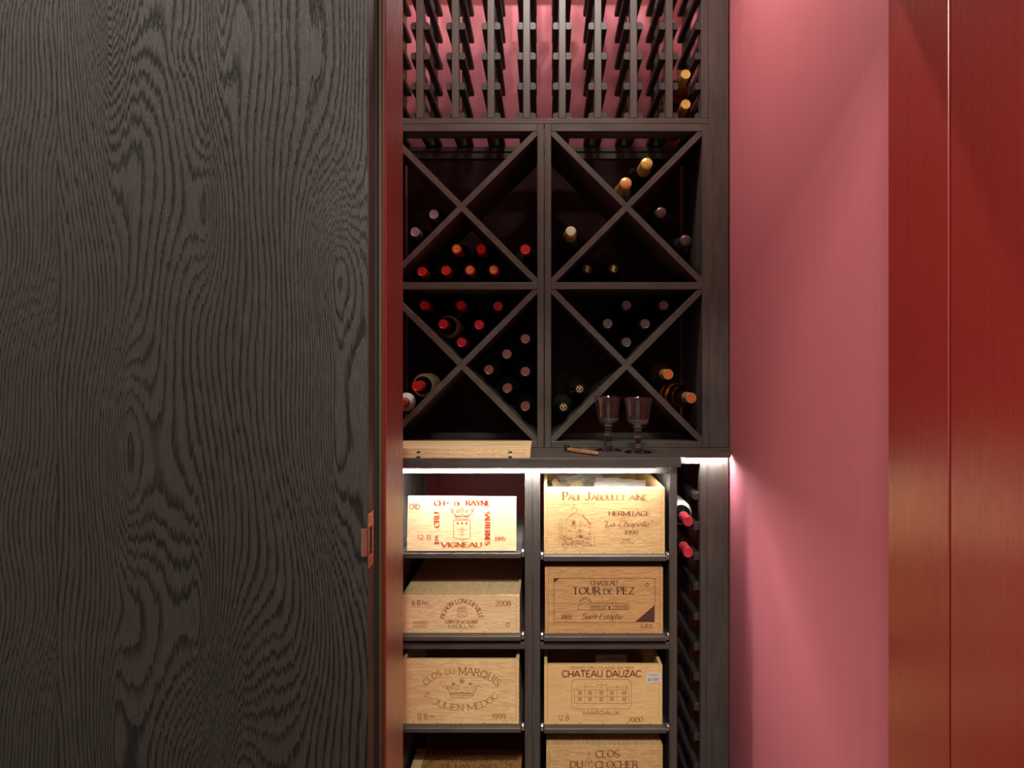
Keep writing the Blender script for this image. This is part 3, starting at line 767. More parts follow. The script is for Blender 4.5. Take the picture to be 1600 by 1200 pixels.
# 2  open Hermitage case
b2 = case('open honey pine case lettered Hermitage 1999, filled with paper, on the top right tray', 850, 1039, 762, TZ[(1, 0)], 'honey', lid=False)
k = Ink()
k.htext('P', 878.5, 888, 781, 12.2, **SER); k.htext('AUL', 888, 909.6, 781, 7.5, **SER); k.htext('J', 914, 923.5, 781, 12.0, **SER)
k.htext('ABOULET', 924.2, 977, 781, 7.5, **SER); k.htext('AÎNÉ', 982.8, 1012.5, 781, 7.5, **SER)
k.htext('HERMITAGE', 950.8, 1015.8, 805.6, 6.6, thick=.24, thin=.1, serif=.14)
k.htext('"La Chapelle"', 941, 1018, 823, 9.4, thick=.13, thin=.05, shear=.38)
k.arc(950, 819.5, 5, 3.6, 200, 340, .6); k.arc(974, 814, 5, 4.5, 60, 200, .6)
k.htext('1999', 975.2, 997.6, 835.3, 6.6, **SER)
k.arc(975, 846, 5, 3, 20, 120, .8); k.arc(982, 844.5, 2, 3.2, 0, 360, .7); k.arc(987, 846, 4, 2.6, 200, 380, .8); k.line([(970, 849), (976, 846)], .7)
k.build('branded_lettering', M['ink_brand'], b2, fm)
k = Ink(); rnd = random.Random(3)
k.line([(897, 787), (897, 793)], .7); k.line([(894.6, 789), (899.6, 789)], .7); k.arc(897.2, 796, 4.2, 2.6, 0, 180, .9); k.line([(893, 796), (893, 799)], .8); k.line([(901.4, 796), (901.4, 799)], .8)
k.line([(898, 801), (883, 813)], 1.0); k.line([(909, 804), (923, 819)], 1.6); k.line([(898, 801), (907, 805)], .7); k.line([(881.5, 813), (898, 812)], .6)
k.line([(884.5, 814), (884.5, 838)], .6); k.line([(922, 818), (922, 838)], .6); k.line([(906, 812), (906, 836)], .5)
k.poly([(894, 813.5), (899, 813.5), (899, 820), (894, 820)]); k.poly([(905, 836), (909, 836), (910, 840.5), (905, 840.5)])
for i in range(5):
    k.curve([(871+i*5.2, 786+rnd.random()*5), (874+i*5.2, 784.5+rnd.random()*5), (877+i*5.2, 788+rnd.random()*5)], .7)
for i in range(4): k.curve([(909+i*5, 785+rnd.random()*2), (912+i*5, 787+rnd.random()*2), (914.5+i*5, 785)], .7)
for i in range(34):
    x_ = 886+rnd.random()*35; y_ = 815+rnd.random()*22; k.line([(x_, y_), (x_+2.5+rnd.random()*2, y_+rnd.random()*.4)], .5)
for i in range(11): k.curve([(871+rnd.random()*4, 813+i*3.0), (875, 811.5+i*3.0), (879+rnd.random()*2, 813.4+i*3)], .7)
for i in range(95):
    x_ = 872+rnd.random()*53; y_ = 838+rnd.random()*16; a = rnd.random()*3
    k.curve([(x_, y_), (x_+1.6, y_-1.4*a/2), (x_+3.0, y_+.3)], .5+rnd.random()*.5)
k.line([(928.8, 838), (928.8, 855.8)], .6)
k.build('branded_chapel_picture', M['ink_brown'], b2, fm)

# 3  closed case, Pauillac
b3 = case('closed pale pine case lettered Pauillac 2008, on the second left tray', 628, 812, 930, TZ[(0, 1)], 'cream', depth=0.44, lid=True)
k = Ink()
k.htext('6 B', 643.7, 657, 946, 8, **SANS); k.htext('lles', 658.3, 669.8, 944.2, 6.2, thick=.12); k.htext('2008', 773.6, 798.4, 946.6, 7.7, thick=.15, thin=.1)
k.atext('PICHON LONGUEVILLE', 721.8, 970, 27.5, 28, 174, 6, 6.6, **SER)
k.htext('COMTESSE de LALANDE', 695.5, 747.2, 974, 5.4, thick=.15, thin=.09, serif=.1); k.htext('PAUILLAC', 700.5, 743.2, 981.2, 5.0, **SER)
k.arc(793.6, 976, 2.9, 2.9, 110, 400, .9); k.poly([(793, 972), (796.2, 973), (794, 975.5)])
k.build('branded_lettering', M['ink_brown'], b3, fm)
k = Ink()
k.line([(714.5, 952), (729.5, 952), (729.5, 963), (722, 966.5), (714.5, 963), (714.5, 952)], .7); k.line([(716, 950), (728, 950)], .9)
for i in range(4): k.line([(717+i*3.4, 950), (718+i*3.4, 946.8)], .8)
rnd = random.Random(5)
for i in range(26): x_ = 716+rnd.random()*10; y_ = 953+rnd.random()*10; k.line([(x_, y_), (x_+2, y_+.8)], .6)
k.line([(645.6, 971.4), (667.8, 971.4), (667.8, 979.6), (645.6, 979.6), (645.6, 971.4)], .6)
k.htext('MIS EN BOUTEILLE', 647, 666.5, 975, 2.4, thick=.14); k.htext('AU CHATEAU', 648, 664, 978.7, 2.4, thick=.14)
k.build('branded_emblem', M['ink_faint'], b3, fm)

# 4  brown framed case
b4 = case('open brown pine case with framed label dated 2003, on the second right tray', 851.5, 1036, 887, TZ[(1, 1)], 'tan', lid=False)
piece('sliding_lid', X(852, DF)+T_+.001, X(1036, DF)-T_-.001, DF+0.0125, DF+0.455, Z(887, DF)-0.012, Z(887, DF)-0.007, M['tan_d'], b4, 0.0005)
k = Ink()
k.line([(865.6, 903.5), (1023.5, 903.5), (1023.5, 945.2), (991.5, 972.6), (865.6, 972.6), (865.6, 903.5)], .6)
k.poly([(992.9, 971.8), (1022.8, 971.8), (1022.8, 946.2)]); k.poly([(865.4, 903.4), (865.4, 911), (874, 903.4)])
k.htext('CHATEAU', 922.8, 965.2, 914, 6.3, **SER); k.htext('TOUR', 894, 938.5, 928.3, 10.8, **SER); k.htext('DE', 942.6, 958.6, 928.3, 8.0, **SER); k.htext('PEZ', 963.3, 991.6, 928.3, 10.8, **SER)
k.htext('2003', 876, 893.2, 966.4, 6.0, **SER); k.htext('Saint-Estèphe', 909, 972, 967.2, 8.6, thick=.13, thin=.06, shear=.3)
k.htext('C.R.D.', 1001, 1021.4, 980.4, 5.0, **SANS); k.arc(1011, 913.7, 2.7, 2.7, 110, 400, .8); k.poly([(1010.6, 910), (1013.6, 911), (1011.4, 913)])
k.build('printed_lettering', M['ink_umber'], b4, fm)
k = Ink()
k.line([(903, 952.5), (903, 947), (914.5, 940.5), (923.5, 946), (923.5, 952.5), (903, 952.5)], .6); k.line([(906, 943.5), (906, 938), (914.5, 933), (923, 937.5), (923, 943)], .6); k.line([(906, 940), (914.5, 936), (923, 940.5)], .6)
k.line([(923.5, 942.3), (982, 942.3), (982, 952.5), (923.5, 952.5)], .6); k.line([(946, 952), (946, 945), (952, 942), (958, 945), (958, 952)], .6)
for i in range(5): x_ = 926.5+i*4.2; k.arc(x_, 947, 1.2, 1.6, 0, 180, .6); k.line([(x_-1.2, 947), (x_-1.2, 952)], .7); k.line([(x_+1.2, 947), (x_+1.2, 952)], .7)
for i in range(5): x_ = 962+i*4.2; k.arc(x_, 947, 1.2, 1.6, 0, 180, .6); k.line([(x_-1.2, 947), (x_-1.2, 952)], .7); k.line([(x_+1.2, 947), (x_+1.2, 952)], .7)
k.poly([(950.8, 951.8), (953.4, 951.8), (953.4, 946.5), (950.8, 946.5)]); k.line([(942, 941.5), (944, 940.6)], .6); k.line([(961, 941.5), (963, 940.6)], .6)
k.build('printed_building', M['ink_dark'], b4, fm)

# 5  crown case
b5 = case('open straw pine case with a crown and curved lettering, 1999, on the third left tray', 628, 811, 1031, TZ[(0, 2)], 'straw', lid=False)
k = Ink(); LT = dict(thick=.12, thin=.08, serif=.12)
k.atext('CLOS', 721.3, 1081, 57, 30, 163, 122, 9.6, **LT); k.atext('DU', 721.3, 1081, 57, 29, 115.5, 100, 7.2, **LT); k.atext('MARQUIS', 721.3, 1081, 57, 27.5, 95, 16, 10.8, **LT)
k.atext('S', 721.3, 1078, 61, 30, 193, 204, 9, **LT); k.atext('T', 721.3, 1078, 60, 30, 207, 213, 5, **LT); k.atext('JULIEN MEDOC', 721.3, 1077, 60, 33, 222, 345, 9.2, **LT)
k.htext('12 B', 651.6, 667.5, 1123, 8, thick=.12); k.htext('lles', 668, 680, 1120.4, 4.6, thick=.14); k.htext('1999', 768, 790.5, 1123.6, 8, thick=.12)
k.build('branded_lettering', M['ink_brown'], b5, fm)
k = Ink()
k.arc(721.5, 1086.5, 17.5, 4, 0, 360, .8, 24); k.line([(704, 1086), (699, 1076)], .8); k.line([(739, 1086), (744.5, 1076)], .8); k.arc(721.7, 1079, 21, 5, 200, 340, .7); k.arc(721.7, 1082.5, 19, 4.4, 195, 345, .6)
for cx, cy, r in ((721.5, 1064, 4.2), (708.5, 1068.5, 2.6), (734.8, 1068.5, 2.6)):
    for a in range(0, 360, 72 if r > 3 else 90): k.arc(cx+r*.55*math.cos(math.radians(a)), cy+r*.55*math.sin(math.radians(a)), r*.5, r*.5, 0, 360, .6, 8)
k.arc(695.5, 1074, 3.8, 2.6, -60, 200, .8); k.arc(747.5, 1074, 3.8, 2.6, -20, 240, .8)
for cx in (703, 714.5, 728.5, 740): k.arc(cx, 1078, 4.6, 5.5, 20, 160, .7); k.arc(cx, 1079, 2.6, 3.0, 0, 180, .6)
for cx in (712, 721.5, 731): k.arc(cx, 1082, 2.6, 1.0, 0, 360, .5, 8)
k.build('branded_crown', M['ink_faint'], b5, fm)

# 6  Margaux case
b6 = case('open plain pine case lettered Margaux 2000 with a price sticker, on the third right tray', 850.3, 1035, 1039, TZ[(1, 2)], 'plain', lid=False)
k = Ink()
k.htext('CHATEAU DAUZAC', 878, 1002.4, 1057.5, 9.8, thick=.22); k.htext('MARGAUX', 910.8, 968.4, 1116.6, 5.8, thick=.15)
k.htext('12 B', 872, 889.5, 1125.2, 7.2, thick=.12); k.htext('2000', 980.6, 1004.6, 1127.6, 7.0, **SER)
k.build('branded_lettering', M['ink_brown'], b6, fm)
k = Ink(); k.htext('GRAND CRU CLASSÉ EN 1855', 889.5, 990.5, 1045.4, 4.3, thick=.16)
k.line([(898, 1061.3), (981.5, 1061.3), (986.5, 1066), (986.5, 1102.5), (981.5, 1107.4), (898, 1107.4), (893.3, 1102.5), (893.3, 1066), (898, 1061.3)], .7)
k.line([(897.6, 1099), (982.6, 1099)], .6); k.line([(897.6, 1078), (897.6, 1099)], .6); k.line([(982.4, 1077), (982.4, 1099)], .6); k.line([(897.6, 1078), (930, 1077.6)], .6); k.line([(950, 1077.6), (982.4, 1077)], .6)
k.line([(897.6, 1076.5), (905, 1073), (929, 1073)], .5); k.line([(950, 1073), (982, 1074)], .5); k.line([(897.6, 1088.3), (982.4, 1088.3)], .4)
k.line([(930, 1078.5), (932.5, 1070), (947, 1070), (949.8, 1078.5), (930, 1078.5)], .6); k.line([(939.5, 1070), (939.5, 1066.6)], .7); k.line([(932.5, 1070), (931, 1067.6)], .6); k.line([(947, 1070), (948.5, 1067.6)], .6); k.arc(939.6, 1076, 2.2, 2.6, 0, 180, .8)
for xx in (914, 930.5, 949.5, 964, 978.5): k.line([(xx, 1074 if xx in (914, 964, 978.5) else 1078), (xx, 1099)], .5)
for xx in (914, 964, 979): k.line([(xx, 1070), (xx, 1074)], 1.1)
for xx in (906, 922, 939.4, 956, 975):
    for y0 in (1079.5, 1089.5):
        for a in (-2.6, 0.4):
            for b in (0, 3.2): k.poly([(xx+a, y0+b), (xx+a+2.2, y0+b), (xx+a+2.2, y0+b+2.5), (xx+a, y0+b+2.5)])
k.build('branded_building', M['ink_faint'], b6, fm)
stk = piece('price_sticker', X(1009.8, DF), X(1032.6, DF), DF-0.0007, DF-0.0002, Z(1066, DF), Z(1051, DF), M['paper'], b6, 0)
tag(stk, 'small white price sticker')
k = Ink(); k.arc(1014.8, 1061.4, 1.7, 1.7, 100, 400, 1.0)
for i in range(3): k.line([(1019, 1059.5+i*1.7), (1029.5, 1059.3+i*1.7)], .5)
for i in range(2): k.line([(1014.5, 1053.6+i*1.6), (1028.5, 1053.4+i*1.6)], .3)
k.build('sticker_print', M['ink_black'], stk, face_map(DF, 0.0011))

# 7  case at the lower left, seen from above
b7 = case('low olive-toned case seen from above, faded lettering on its lid, at the bottom left', 0, 812, 1245.8, TZ[(0, 3)], 'olive', depth=0.207, lid=True, nails=False, x0=-0.3880)
batten = piece('batten', -0.3878, -0.3588, DF, DF+0.207, Z(1245.8, DF)+0.0003, Z(1245.8, DF)+0.0030, M['straw_d'], b7, 0.0005)
tag(batten, 'pale batten along the left edge of the lid')
zl = H-1.165+0.0010
def lidmap(px, py):
    D = 1.165*F/(py-VY); return ((px-VX)*D/F, D, zl)
k = Ink()
k.atext('GRAND VIN DE LEOVILLE', 732, 1215, 75, 34, 155, 25, 5.0, **SER); k.htext('DU MARQUIS', 699, 768, 1191.2, 5.2, **SER); k.htext('DE LAS CASES', 690, 778, 1200.4, 6.2, **SER)
k.build('branded_lettering', M['ink_olive'], b7, lidmap)

# 8  steeple case
b8 = case('closed pine case lettered with a steeple between the words, at the bottom right', 853.5, 1035.5, 1164.5, TZ[(1, 3)], 'honey', lid=True)
k = Ink(); SB = dict(thick=.22, thin=.1, serif=.14)
k.htext('CLOS', 930, 968.3, 1183, 10.6, **SB); k.htext('DU', 890.5, 911, 1199.6, 10.4, **SB); k.htext('CLOCHER', 929.5, 997.2, 1199.6, 10.4, **SB)
k.line([(916, 1191), (920, 1173), (923.6, 1191)], .7); k.line([(914.5, 1202), (914.5, 1191), (925.5, 1191), (925.5, 1202)], .7); k.line([(916.3, 1188), (914.3, 1191)], .7); k.line([(923.4, 1188), (925.6, 1191)], .7)
k.line([(919.9, 1183), (919.9, 1200)], .4); k.arc(920, 1195, 1.4, 2.4, 0, 180, .6)
k.build('branded_lettering', M['ink_brown'], b8, fm)

# packing paper inside open cases
def sheet(name, label, cx, cy, cz, sx, sy, rot, mat, crumple=0.006, seed=1, group=None):
    rnd = random.Random(seed); bm = bmesh.new(); n = 7
    grid = [[bm.verts.new(((i/n-.5)*sx, (j/n-.5)*sy, (rnd.random()-.5)*crumple)) for j in range(n+1)] for i in range(n+1)]
    for i in range(n):
        for j in range(n): bm.faces.new((grid[i][j], grid[i+1][j], grid[i+1][j+1], grid[i][j+1]))
    bmesh.ops.solidify(bm, geom=bm.faces[:], thickness=0.0008)
    o = obj(name, mesh_of(bm, name, mat), None, (cx, cy, cz)); o.rotation_euler = rot
    return tag(o, label, 'paper', group)
gp = 'sheets of packing paper in the open cases'
sheet('packing_paper', 'yellowed crumpled sheet at the left inside the Hermitage case', 0.075, 1.78, H-0.352, 0.10, 0.13, (0.10, 0.06, 0.08), M['paper_y'], 0.022, 2, gp)
sheet('packing_paper', 'white printed sheet lying at the right inside the Hermitage case', 0.225, 1.80, H-0.344, 0.15, 0.12, (0.10, 0.03, -0.15), M['paper'], 0.006, 3, gp)
sheet('packing_paper', 'upright cream sheet at the back inside the Hermitage case', 0.15, 2.06, H-0.365, 0.28, 0.075, (1.15, 0, 0.03), M['paper_y'], 0.014, 4, gp)
sheet('packing_paper', 'folded newsprint in the middle of the Hermitage case', 0.12, 1.93, H-0.358, 0.14, 0.08, (0.35, -0.05, 0.15), M['paper'], 0.012, 5, gp)
sheet('packing_paper', 'small grey card standing inside the Margaux case', X(955, 1.75), 1.745, H-0.842, 0.09, 0.035, (1.35, 0, 0.0), M['paper'], 0.002, 6, gp)

# stacked case lids on the worktop
zw = WT+0.0004
for i, (lab, z0_, xr) in enumerate((('lower of two pale pine case lids stacked on the worktop', zw, X(828.5, DW)), ('upper of two pale pine case lids stacked on the worktop, nail holes along its edge', zw+0.0128, X(829, DW)))):
    root = empty('wooden_crate_cover', (xr-0.24, DW+0.01, z0_), lab, 'case lid', 'case lids stacked on the worktop')
    y0 = DW+0.004+0.002*i
    bm = bmesh.new(); x0 = xr-0.48
    # board with two hinge notches cut in the lower front edge
    nx = [X(653, DW), X(797, DW)]; nw = 0.005; xs = [x0, nx[0]-nw, nx[0]+nw, nx[1]-nw, nx[1]+nw, xr]
    for a in range(5):
        lift = 0.0042 if a in (1, 3) else 0.0
        add_box(bm, xs[a], xs[a+1], y0, y0+0.006, z0_+lift, z0_+0.0122)
    add_box(bm, x0, xr, y0+0.006, y0+0.175, z0_, z0_+0.0122)
    me = mesh_of(bm, 'board', M['pale_h']); me.transform(Matrix.Translation(-root.location)); obj('board', me, root)
    for a in (0, 1):
        piece('hinge_notch', nx[a]-nw+.0002, nx[a]+nw-.0002, y0+0.002, y0+0.0059, z0_+0.0001, z0_+0.004, M['black'], root, 0)
    bm = bmesh.new()
    for q in range(12):
        xx = x0+0.02+q*0.0402; add_box(bm, xx-.0009, xx+.0009, y0-.0004, y0+.001, z0_+.0085, z0_+.0103)
    me = mesh_of(bm, 'nails', M['nail']); me.transform(Matrix.Translation(-root.location)); obj('nails', me, root)
    if i == 1:
        k = Ink(); k.htext('CHATEAU', 0, 40, 0, 6, **SER)
        k.build('faded_stamp', M['ink_faint'], root, lambda px, py: (-0.155+px*0.0022, DW+0.085-py*0.002, z0_+0.0125))

# ------------------------------------------------------------------ goblets
def goblet(x, y, label):
    h = 0.157
    out = [(0, 0.0), (0.034, 0.0), (0.0385, 0.0008), (0.0388, 0.0018), (0.030, 0.0042), (0.020, 0.0075), (0.0125, 0.0125), (0.0078, 0.0190), (0.0062, 0.0240),
           (0.0072, 0.0280), (0.0098, 0.0360), (0.0108, 0.0430), (0.0096, 0.0450), (0.0085, 0.0475), (0.0100, 0.0500), (0.0118, 0.0525), (0.0100, 0.0550), (0.0086, 0.0575),
           (0.0102, 0.0600), (0.0104, 0.0625), (0.0086, 0.0650), (0.0110, 0.0680), (0.0180, 0.0730), (0.0258, 0.0800), (0.0312, 0.0880), (0.0338, 0.0970), (0.0352, 0.1120), (0.0366, 0.1300), (0.0390, 0.1460), (0.0420, 0.1560)]
    inn = [(0.0414, 0.1570), (0.0380, 0.1460), (0.0354, 0.1300), (0.0339, 0.1120), (0.0324, 0.0985), (0.0296, 0.0900), (0.0240, 0.0825), (0.0160, 0.0775), (0.0080, 0.0750), (0, 0.0742)]
    root = empty('wine_goblet', (x, y, WT+0.0004), label, 'glass', 'clear wine goblets on the worktop')
    bm = bmesh.new(); add_lathe(bm, out+inn, 40)
    obj('glass', mesh_of(bm, 'glass', M['clear'], True), root)
    return root
D2 = 0.2406*F/(707.3-VY); goblet(X(996.8, D2), D2, 'right-hand clear knopped wine goblet, nearer the front of the worktop')
D1g = 0.2406*F/(704.0-VY); goblet(X(950.6, D1g), D1g, 'left-hand clear knopped wine goblet, beside the corkscrew')

# ------------------------------------------------------------------ corkscrew
ca = Vector((*[X(884, 1.76)], 1.76)); cb = Vector((X(933, 1.665), 1.665))
dv = cb-ca; Lc = dv.length; ang = math.atan2(dv.y, dv.x)
ck = empty('corkscrew', (ca.x, ca.y, WT+0.0004), 'folding corkscrew with olive-brown wooden handle lying on the worktop', 'corkscrew'); ck.rotation_euler = (0, 0, ang)
def capsule_prism(pts, z0, z1, mat, name, parent, bev=0.0012):
    bm = bmesh.new(); a = [bm.verts.new((x, y, z0)) for x, y in pts]; b = [bm.verts.new((x, y, z1)) for x, y in pts]
    bm.faces.new(a); bm.faces.new(b[::-1])
    for i in range(len(pts)): bm.faces.new((a[i], b[i], b[(i+1) % len(pts)], a[(i+1) % len(pts)]))
    return obj(name, mesh_of(bm, name, mat, bevel=bev), parent)
capsule_prism([(0.012, -.006), (0.05, -.0075), (Lc, -.006), (Lc+.002, 0), (Lc, .006), (0.05, .0045), (0.012, .006)], 0.003, 0.0105, M['olivewood'], 'wooden_handle', ck)
capsule_prism([(0.004, -.0055), (0.05, -.007), (Lc-0.004, -.005), (Lc-.004, .005), (0.05, .004), (0.004, .0055)], 0.0002, 0.0028, M['steel'], 'liner', ck, 0.0004)
capsule_prism([(-0.004, -.004), (0.0, -.006), (0.0118, -.006), (0.0118, .006), (0.0, .006), (-0.004, .004)], 0.001, 0.017, M['steel'], 'bolster', ck)
capsule_prism([(0.0, 0.006), (0.07, 0.0065), (0.078, .009), (0.07, 0.0105), (0.0, 0.0095)], 0.003, 0.006, M['steel'], 'lever_arm', ck, 0.0005)
bm = bmesh.new(); n = 90; turns = 5; prev = None
for i in range(n+1):
    t = i/n; a = 2*math.pi*turns*t; r = 0.0045 if t < .9 else 0.0045*(1-(t-.9)*9)
    c = Vector((0.048+0.034*t, 0.022+r*math.cos(a), 0.0095+r*math.sin(a)))
    rr = 0.0013*(1-0.6*t); ring = [bm.verts.new(c+Vector((0, math.cos(q)*rr, math.sin(q)*rr)).lerp(Vector((math.cos(q)*rr, 0, math.sin(q)*rr)), 0.5)) for q in (0, 1.57, 3.14, 4.71)]
    if prev:
        for q in range(4): bm.faces.new((prev[q], prev[(q+1) % 4], ring[(q+1) % 4], ring[q]))
    prev = ring
obj('worm', mesh_of(bm, 'worm', M['chrome'], True), ck)
capsule_prism([(0.041, 0.0105), (0.047, 0.0105), (0.047, 0.0265), (0.041, 0.0265)], 0.004, 0.011, M['chrome'], 'worm_pivot', ck, 0.0005)

# ------------------------------------------------------------------ bottles
BR = 0.0365
def bottle_meshes(glass, capmat, r=BR, kind='bordeaux', cr=0.0148):
    if kind == 'bordeaux':
        pr = [(0, 0.0), (r*.55, 0.004), (r*.85, 0.0), (r, 0.004), (r, 0.186), (r*.95, 0.198), (r*.78, 0.210), (r*.55, 0.220), (0.0150, 0.232), (0.0138, 0.245), (0.0138, 0.297), (0, 0.297)]
        cap0 = 0.240
    else:
        pr = [(0, 0.0), (r*.55, 0.004), (r*.85, 0.0), (r, 0.004), (r, 0.150), (r*.93, 0.172), (r*.78, 0.195), (r*.60, 0.215), (r*.46, 0.232), (0.0148, 0.250), (0.0140, 0.297), (0, 0.297)]
        cap0 = 0.236 if kind == 'champagne' else 0.245
    L = 0.30
    flip = [(q, L-h) for q, h in pr]           # y = 0 at the mouth, body towards +y
    bm = bmesh.new(); add_lathe(bm, flip, 28, 'y'); g = mesh_of(bm, 'wine_bottle', glass, True)
    bm = bmesh.new()
    if kind == 'champagne':
        cp = [(0, -.004), (.006, -.0038), (.0085, -.0028), (.0135, -.0022), (cr, .001), (cr+.0010, .006), (cr+.0004, .011), (cr-.0006, .015), (cr+.001, .019), (cr+.0005, .022), (cr+.0014, .040), (cr+.0040, L-cap0)]
    else:
        cp = [(0, -.0008), (.0045, -.0008), (.0050, -.0016), (.0058, -.0016), (.0063, -.0008), (.0108, -.0008), (.0118, -.0016), (cr-.001, -.0016), (cr, .0), (cr, .015), (cr-.0006, .017), (cr-.0004, .02), (cr+.0004, L-cap0)]
    add_lathe(bm, cp, 24, 'y'); c = mesh_of(bm, 'capsule', capmat, True)
    return g, c
BM = {}
def bottle(px, py, D, glass, cap, label, kind='bordeaux', r=BR, cr=0.0148, tilt=(0, 0), mark=None, collar=None, group=None, xz=None):
    key = (glass, cap, kind, r, cr)
    if key not in BM: BM[key] = bottle_meshes(M[glass], M[cap], r, kind, cr)
    g, c = BM[key]
    x, z = at(px, py, D) if xz is None else xz
    o = obj('wine_bottle', g, None, (x, D, z)); o.rotation_euler = (tilt[1], 0, tilt[0])
    obj('capsule', c, o)
    if mark:
        mk = ('mark', mark)
        if mk not in BM:
            k = Ink(); q = 0.0001
            if mark == 'fleur': k.arc(0, -1, 1.0, 3.2, 0, 360, 1.2); k.line([(-3, 2), (3, -2)], 1.3); k.line([(0, 1), (0, 5)], 1.2); k.line([(-2.5, 3.4), (2.5, 3.4)], .9)
            elif mark == 'disc': k.poly([(5.2*math.cos(a_*.4488), 5.2*math.sin(a_*.4488)) for a_ in range(14)])
            else: k.arc(0, 0, 4.2, 4.2, 0, 360, .9, 20); k.htext(mark[0], -2.6, 2.6, 2.6, 5.2, thick=.28)
            vs = []; fs = []
            for qd in k.quads+[q_ for c_ in k.chunks for q_ in c_]:
                b = len(vs); vs += [(p[0]*.0021, -.0019, -p[1]*.0021) for p in qd]; fs.append(tuple(range(b, b+len(qd))))
            me = bpy.data.meshes.new('capsule_mark'); me.from_pydata(vs, [], fs); me.materials.append(M['gold'] if mark in ('fleur', 'GOLD') else M['orange'] if mark == 'disc' else M['lightgold']); BM[mk] = me
        obj('capsule_mark', BM[mk], o)
    if collar:
        ck_ = ('collar', collar, r)
        if ck_ not in BM:
            pf = [(.0160, .0685), (.0212, .080), (.0293, .090), (.0296, .0915), (.026, .0915)] if collar == 'neck' else [(.0282, .0890), (.0354, .102), (r+.0007, .114), (r+.0007, .200), (r, .200)]
            bm = bmesh.new(); add_lathe(bm, pf, 28, 'y'); BM[ck_] = mesh_of(bm, 'paper_label', M['paper' if collar == 'neck' else collar], True)
        obj('paper_label', BM[ck_], o)
    tag(o, label, 'bottle', group)
    return o
DC = 1.862
_bottle = bottle; QUEUE = []
def bottle(*a, **k): QUEUE.append((a, k))
def flush():
    P = []
    for a, k in QUEUE:
        x, z = at(*a[:3]); r = k.get('r', a[7] if len(a) > 7 else BR); P.append([x, z, r, k.get('tilt', (0, 0)) != (0, 0)])
    cells = []
    for xa, xb in ((602.6, 839.5), (861.2, 1097.4)):
        for za, zb_ in ((441, 205), (689.6, 452)): cells.append((X(xa, DB), X(xb, DB), Z(za, DB), Z(zb_, DB)))
    ci = [min(range(4), key=lambda c: (p[0]-(cells[c][0]+cells[c][1])/2)**2+(p[1]-(cells[c][2]+cells[c][3])/2)**2) for p in P]
    for it in range(60):
        for i, p in enumerate(P):
            for j in range(i):
                q = P[j]; d = math.hypot(p[0]-q[0], p[1]-q[1]); m = p[2]+q[2]+.0004-d
                if m > 0:
                    ux, uz = (p[0]-q[0])/d, (p[1]-q[1])/d
                    p[0] += ux*m/2; p[1] += uz*m/2; q[0] -= ux*m/2; q[1] -= uz*m/2
            x0, x1, z0, z1 = cells[ci[i]]; cx, cz = (x0+x1)/2, (z0+z1)/2; r = p[2]+.0006
            p[0] = min(max(p[0], x0+r), x1-r); p[1] = min(max(p[1], z0+r), z1-r)
            for sx in (-1, 1):
                L = math.hypot(x1-x0, z1-z0); nx_, nz_ = -(z1-z0)/L*sx, (x1-x0)/L
                d = (p[0]-cx)*nx_*1+(p[1]-cz)*nz_; m = r+.0092-abs(d)
                if m > 0: sg = 1 if d > 0 else -1; p[0] += nx_*sg*m; p[1] += nz_*sg*m
    for (a, k), p in zip(QUEUE, P):
        _bottle(*a, xz=(p[0], p[1]), **k)
UL, UR, LL, LR = 'upper left bin', 'upper right bin', 'lower left bin', 'lower right bin'
G = lambda s: 'wine bottles in the '+s
bottle(678, 335, DC, 'bottle_dark', 'silver', 'bottle with silver capsule, upper of two at the left of the upper left bin', group=G(UL))
bottle(648.5, 362.5, DC, 'bottle_dark', 'silver', 'bottle with silver capsule, lower of two at the left of the upper left bin', group=G(UL))
for px, py, c, lab in ((656, 424, 'red', 'leftmost red-capped bottle on the shelf of the upper left bin'), (694.5, 423, 'red', 'second red-capped bottle from the left on the shelf of the upper left bin'),
        (732.3, 422, 'scarlet', 'third bottle from the left, orange-red cap with gold seal, upper left bin shelf'), (770.5, 422, 'scarlet', 'rightmost bottle on the upper left bin shelf, orange-red cap with gold seal'),
        (713, 390, 'scarlet', 'left of the two orange-red capped bottles in the second row, upper left bin'), (752, 389.5, 'red', 'right of the two red-capped bottles in the second row, upper left bin')):
    bottle(px, py-0.5, DC, 'bottle_dark', c, lab, mark='GOLD' if c == 'scarlet' else None, group=G(UL))
bottle(821.3, 390, DC, 'bottle_dark', 'red', 'single red-capped bottle alone in the right corner of the upper left bin', cr=.0155, group=G(UL))
for px, py, lab in ((662.7, 477.8, 'left'), (720.3, 477.3, 'middle'), (778, 478.5, 'right')):
    bottle(px, py, DC, 'bottle_dark', 'crimson', '%s crimson-capped bottle of the top row in the lower left bin' % lab, group=G(LL), collar='bottle_amber' if lab == 'left' else None)
bottle(692.3, 507, DC, 'bottle_dark', 'crimson', 'left crimson-capped bottle of the middle row in the lower left bin', collar='paper_y', group=G(LL))
bottle(748.5, 507.6, DC, 'bottle_dark', 'crimson', 'right crimson-capped bottle of the middle row in the lower left bin', group=G(LL))
bottle(720.5, 535.5, DC, 'bottle_dark', 'crimson', 'lowest crimson-capped bottle in the V of the lower left bin', group=G(LL))
bottle(650.5, 605.5, 1.80, 'bottle_dark', 'red', 'red-capped bottle protruding at the left of the lower left bin', cr=.015, collar='paper_y', group=G(LL))
bottle(629, 633, 1.80, 'bottle_dark', 'red', 'bottle with cream neck label half hidden behind the red door frame', collar='neck', group=G(LL))
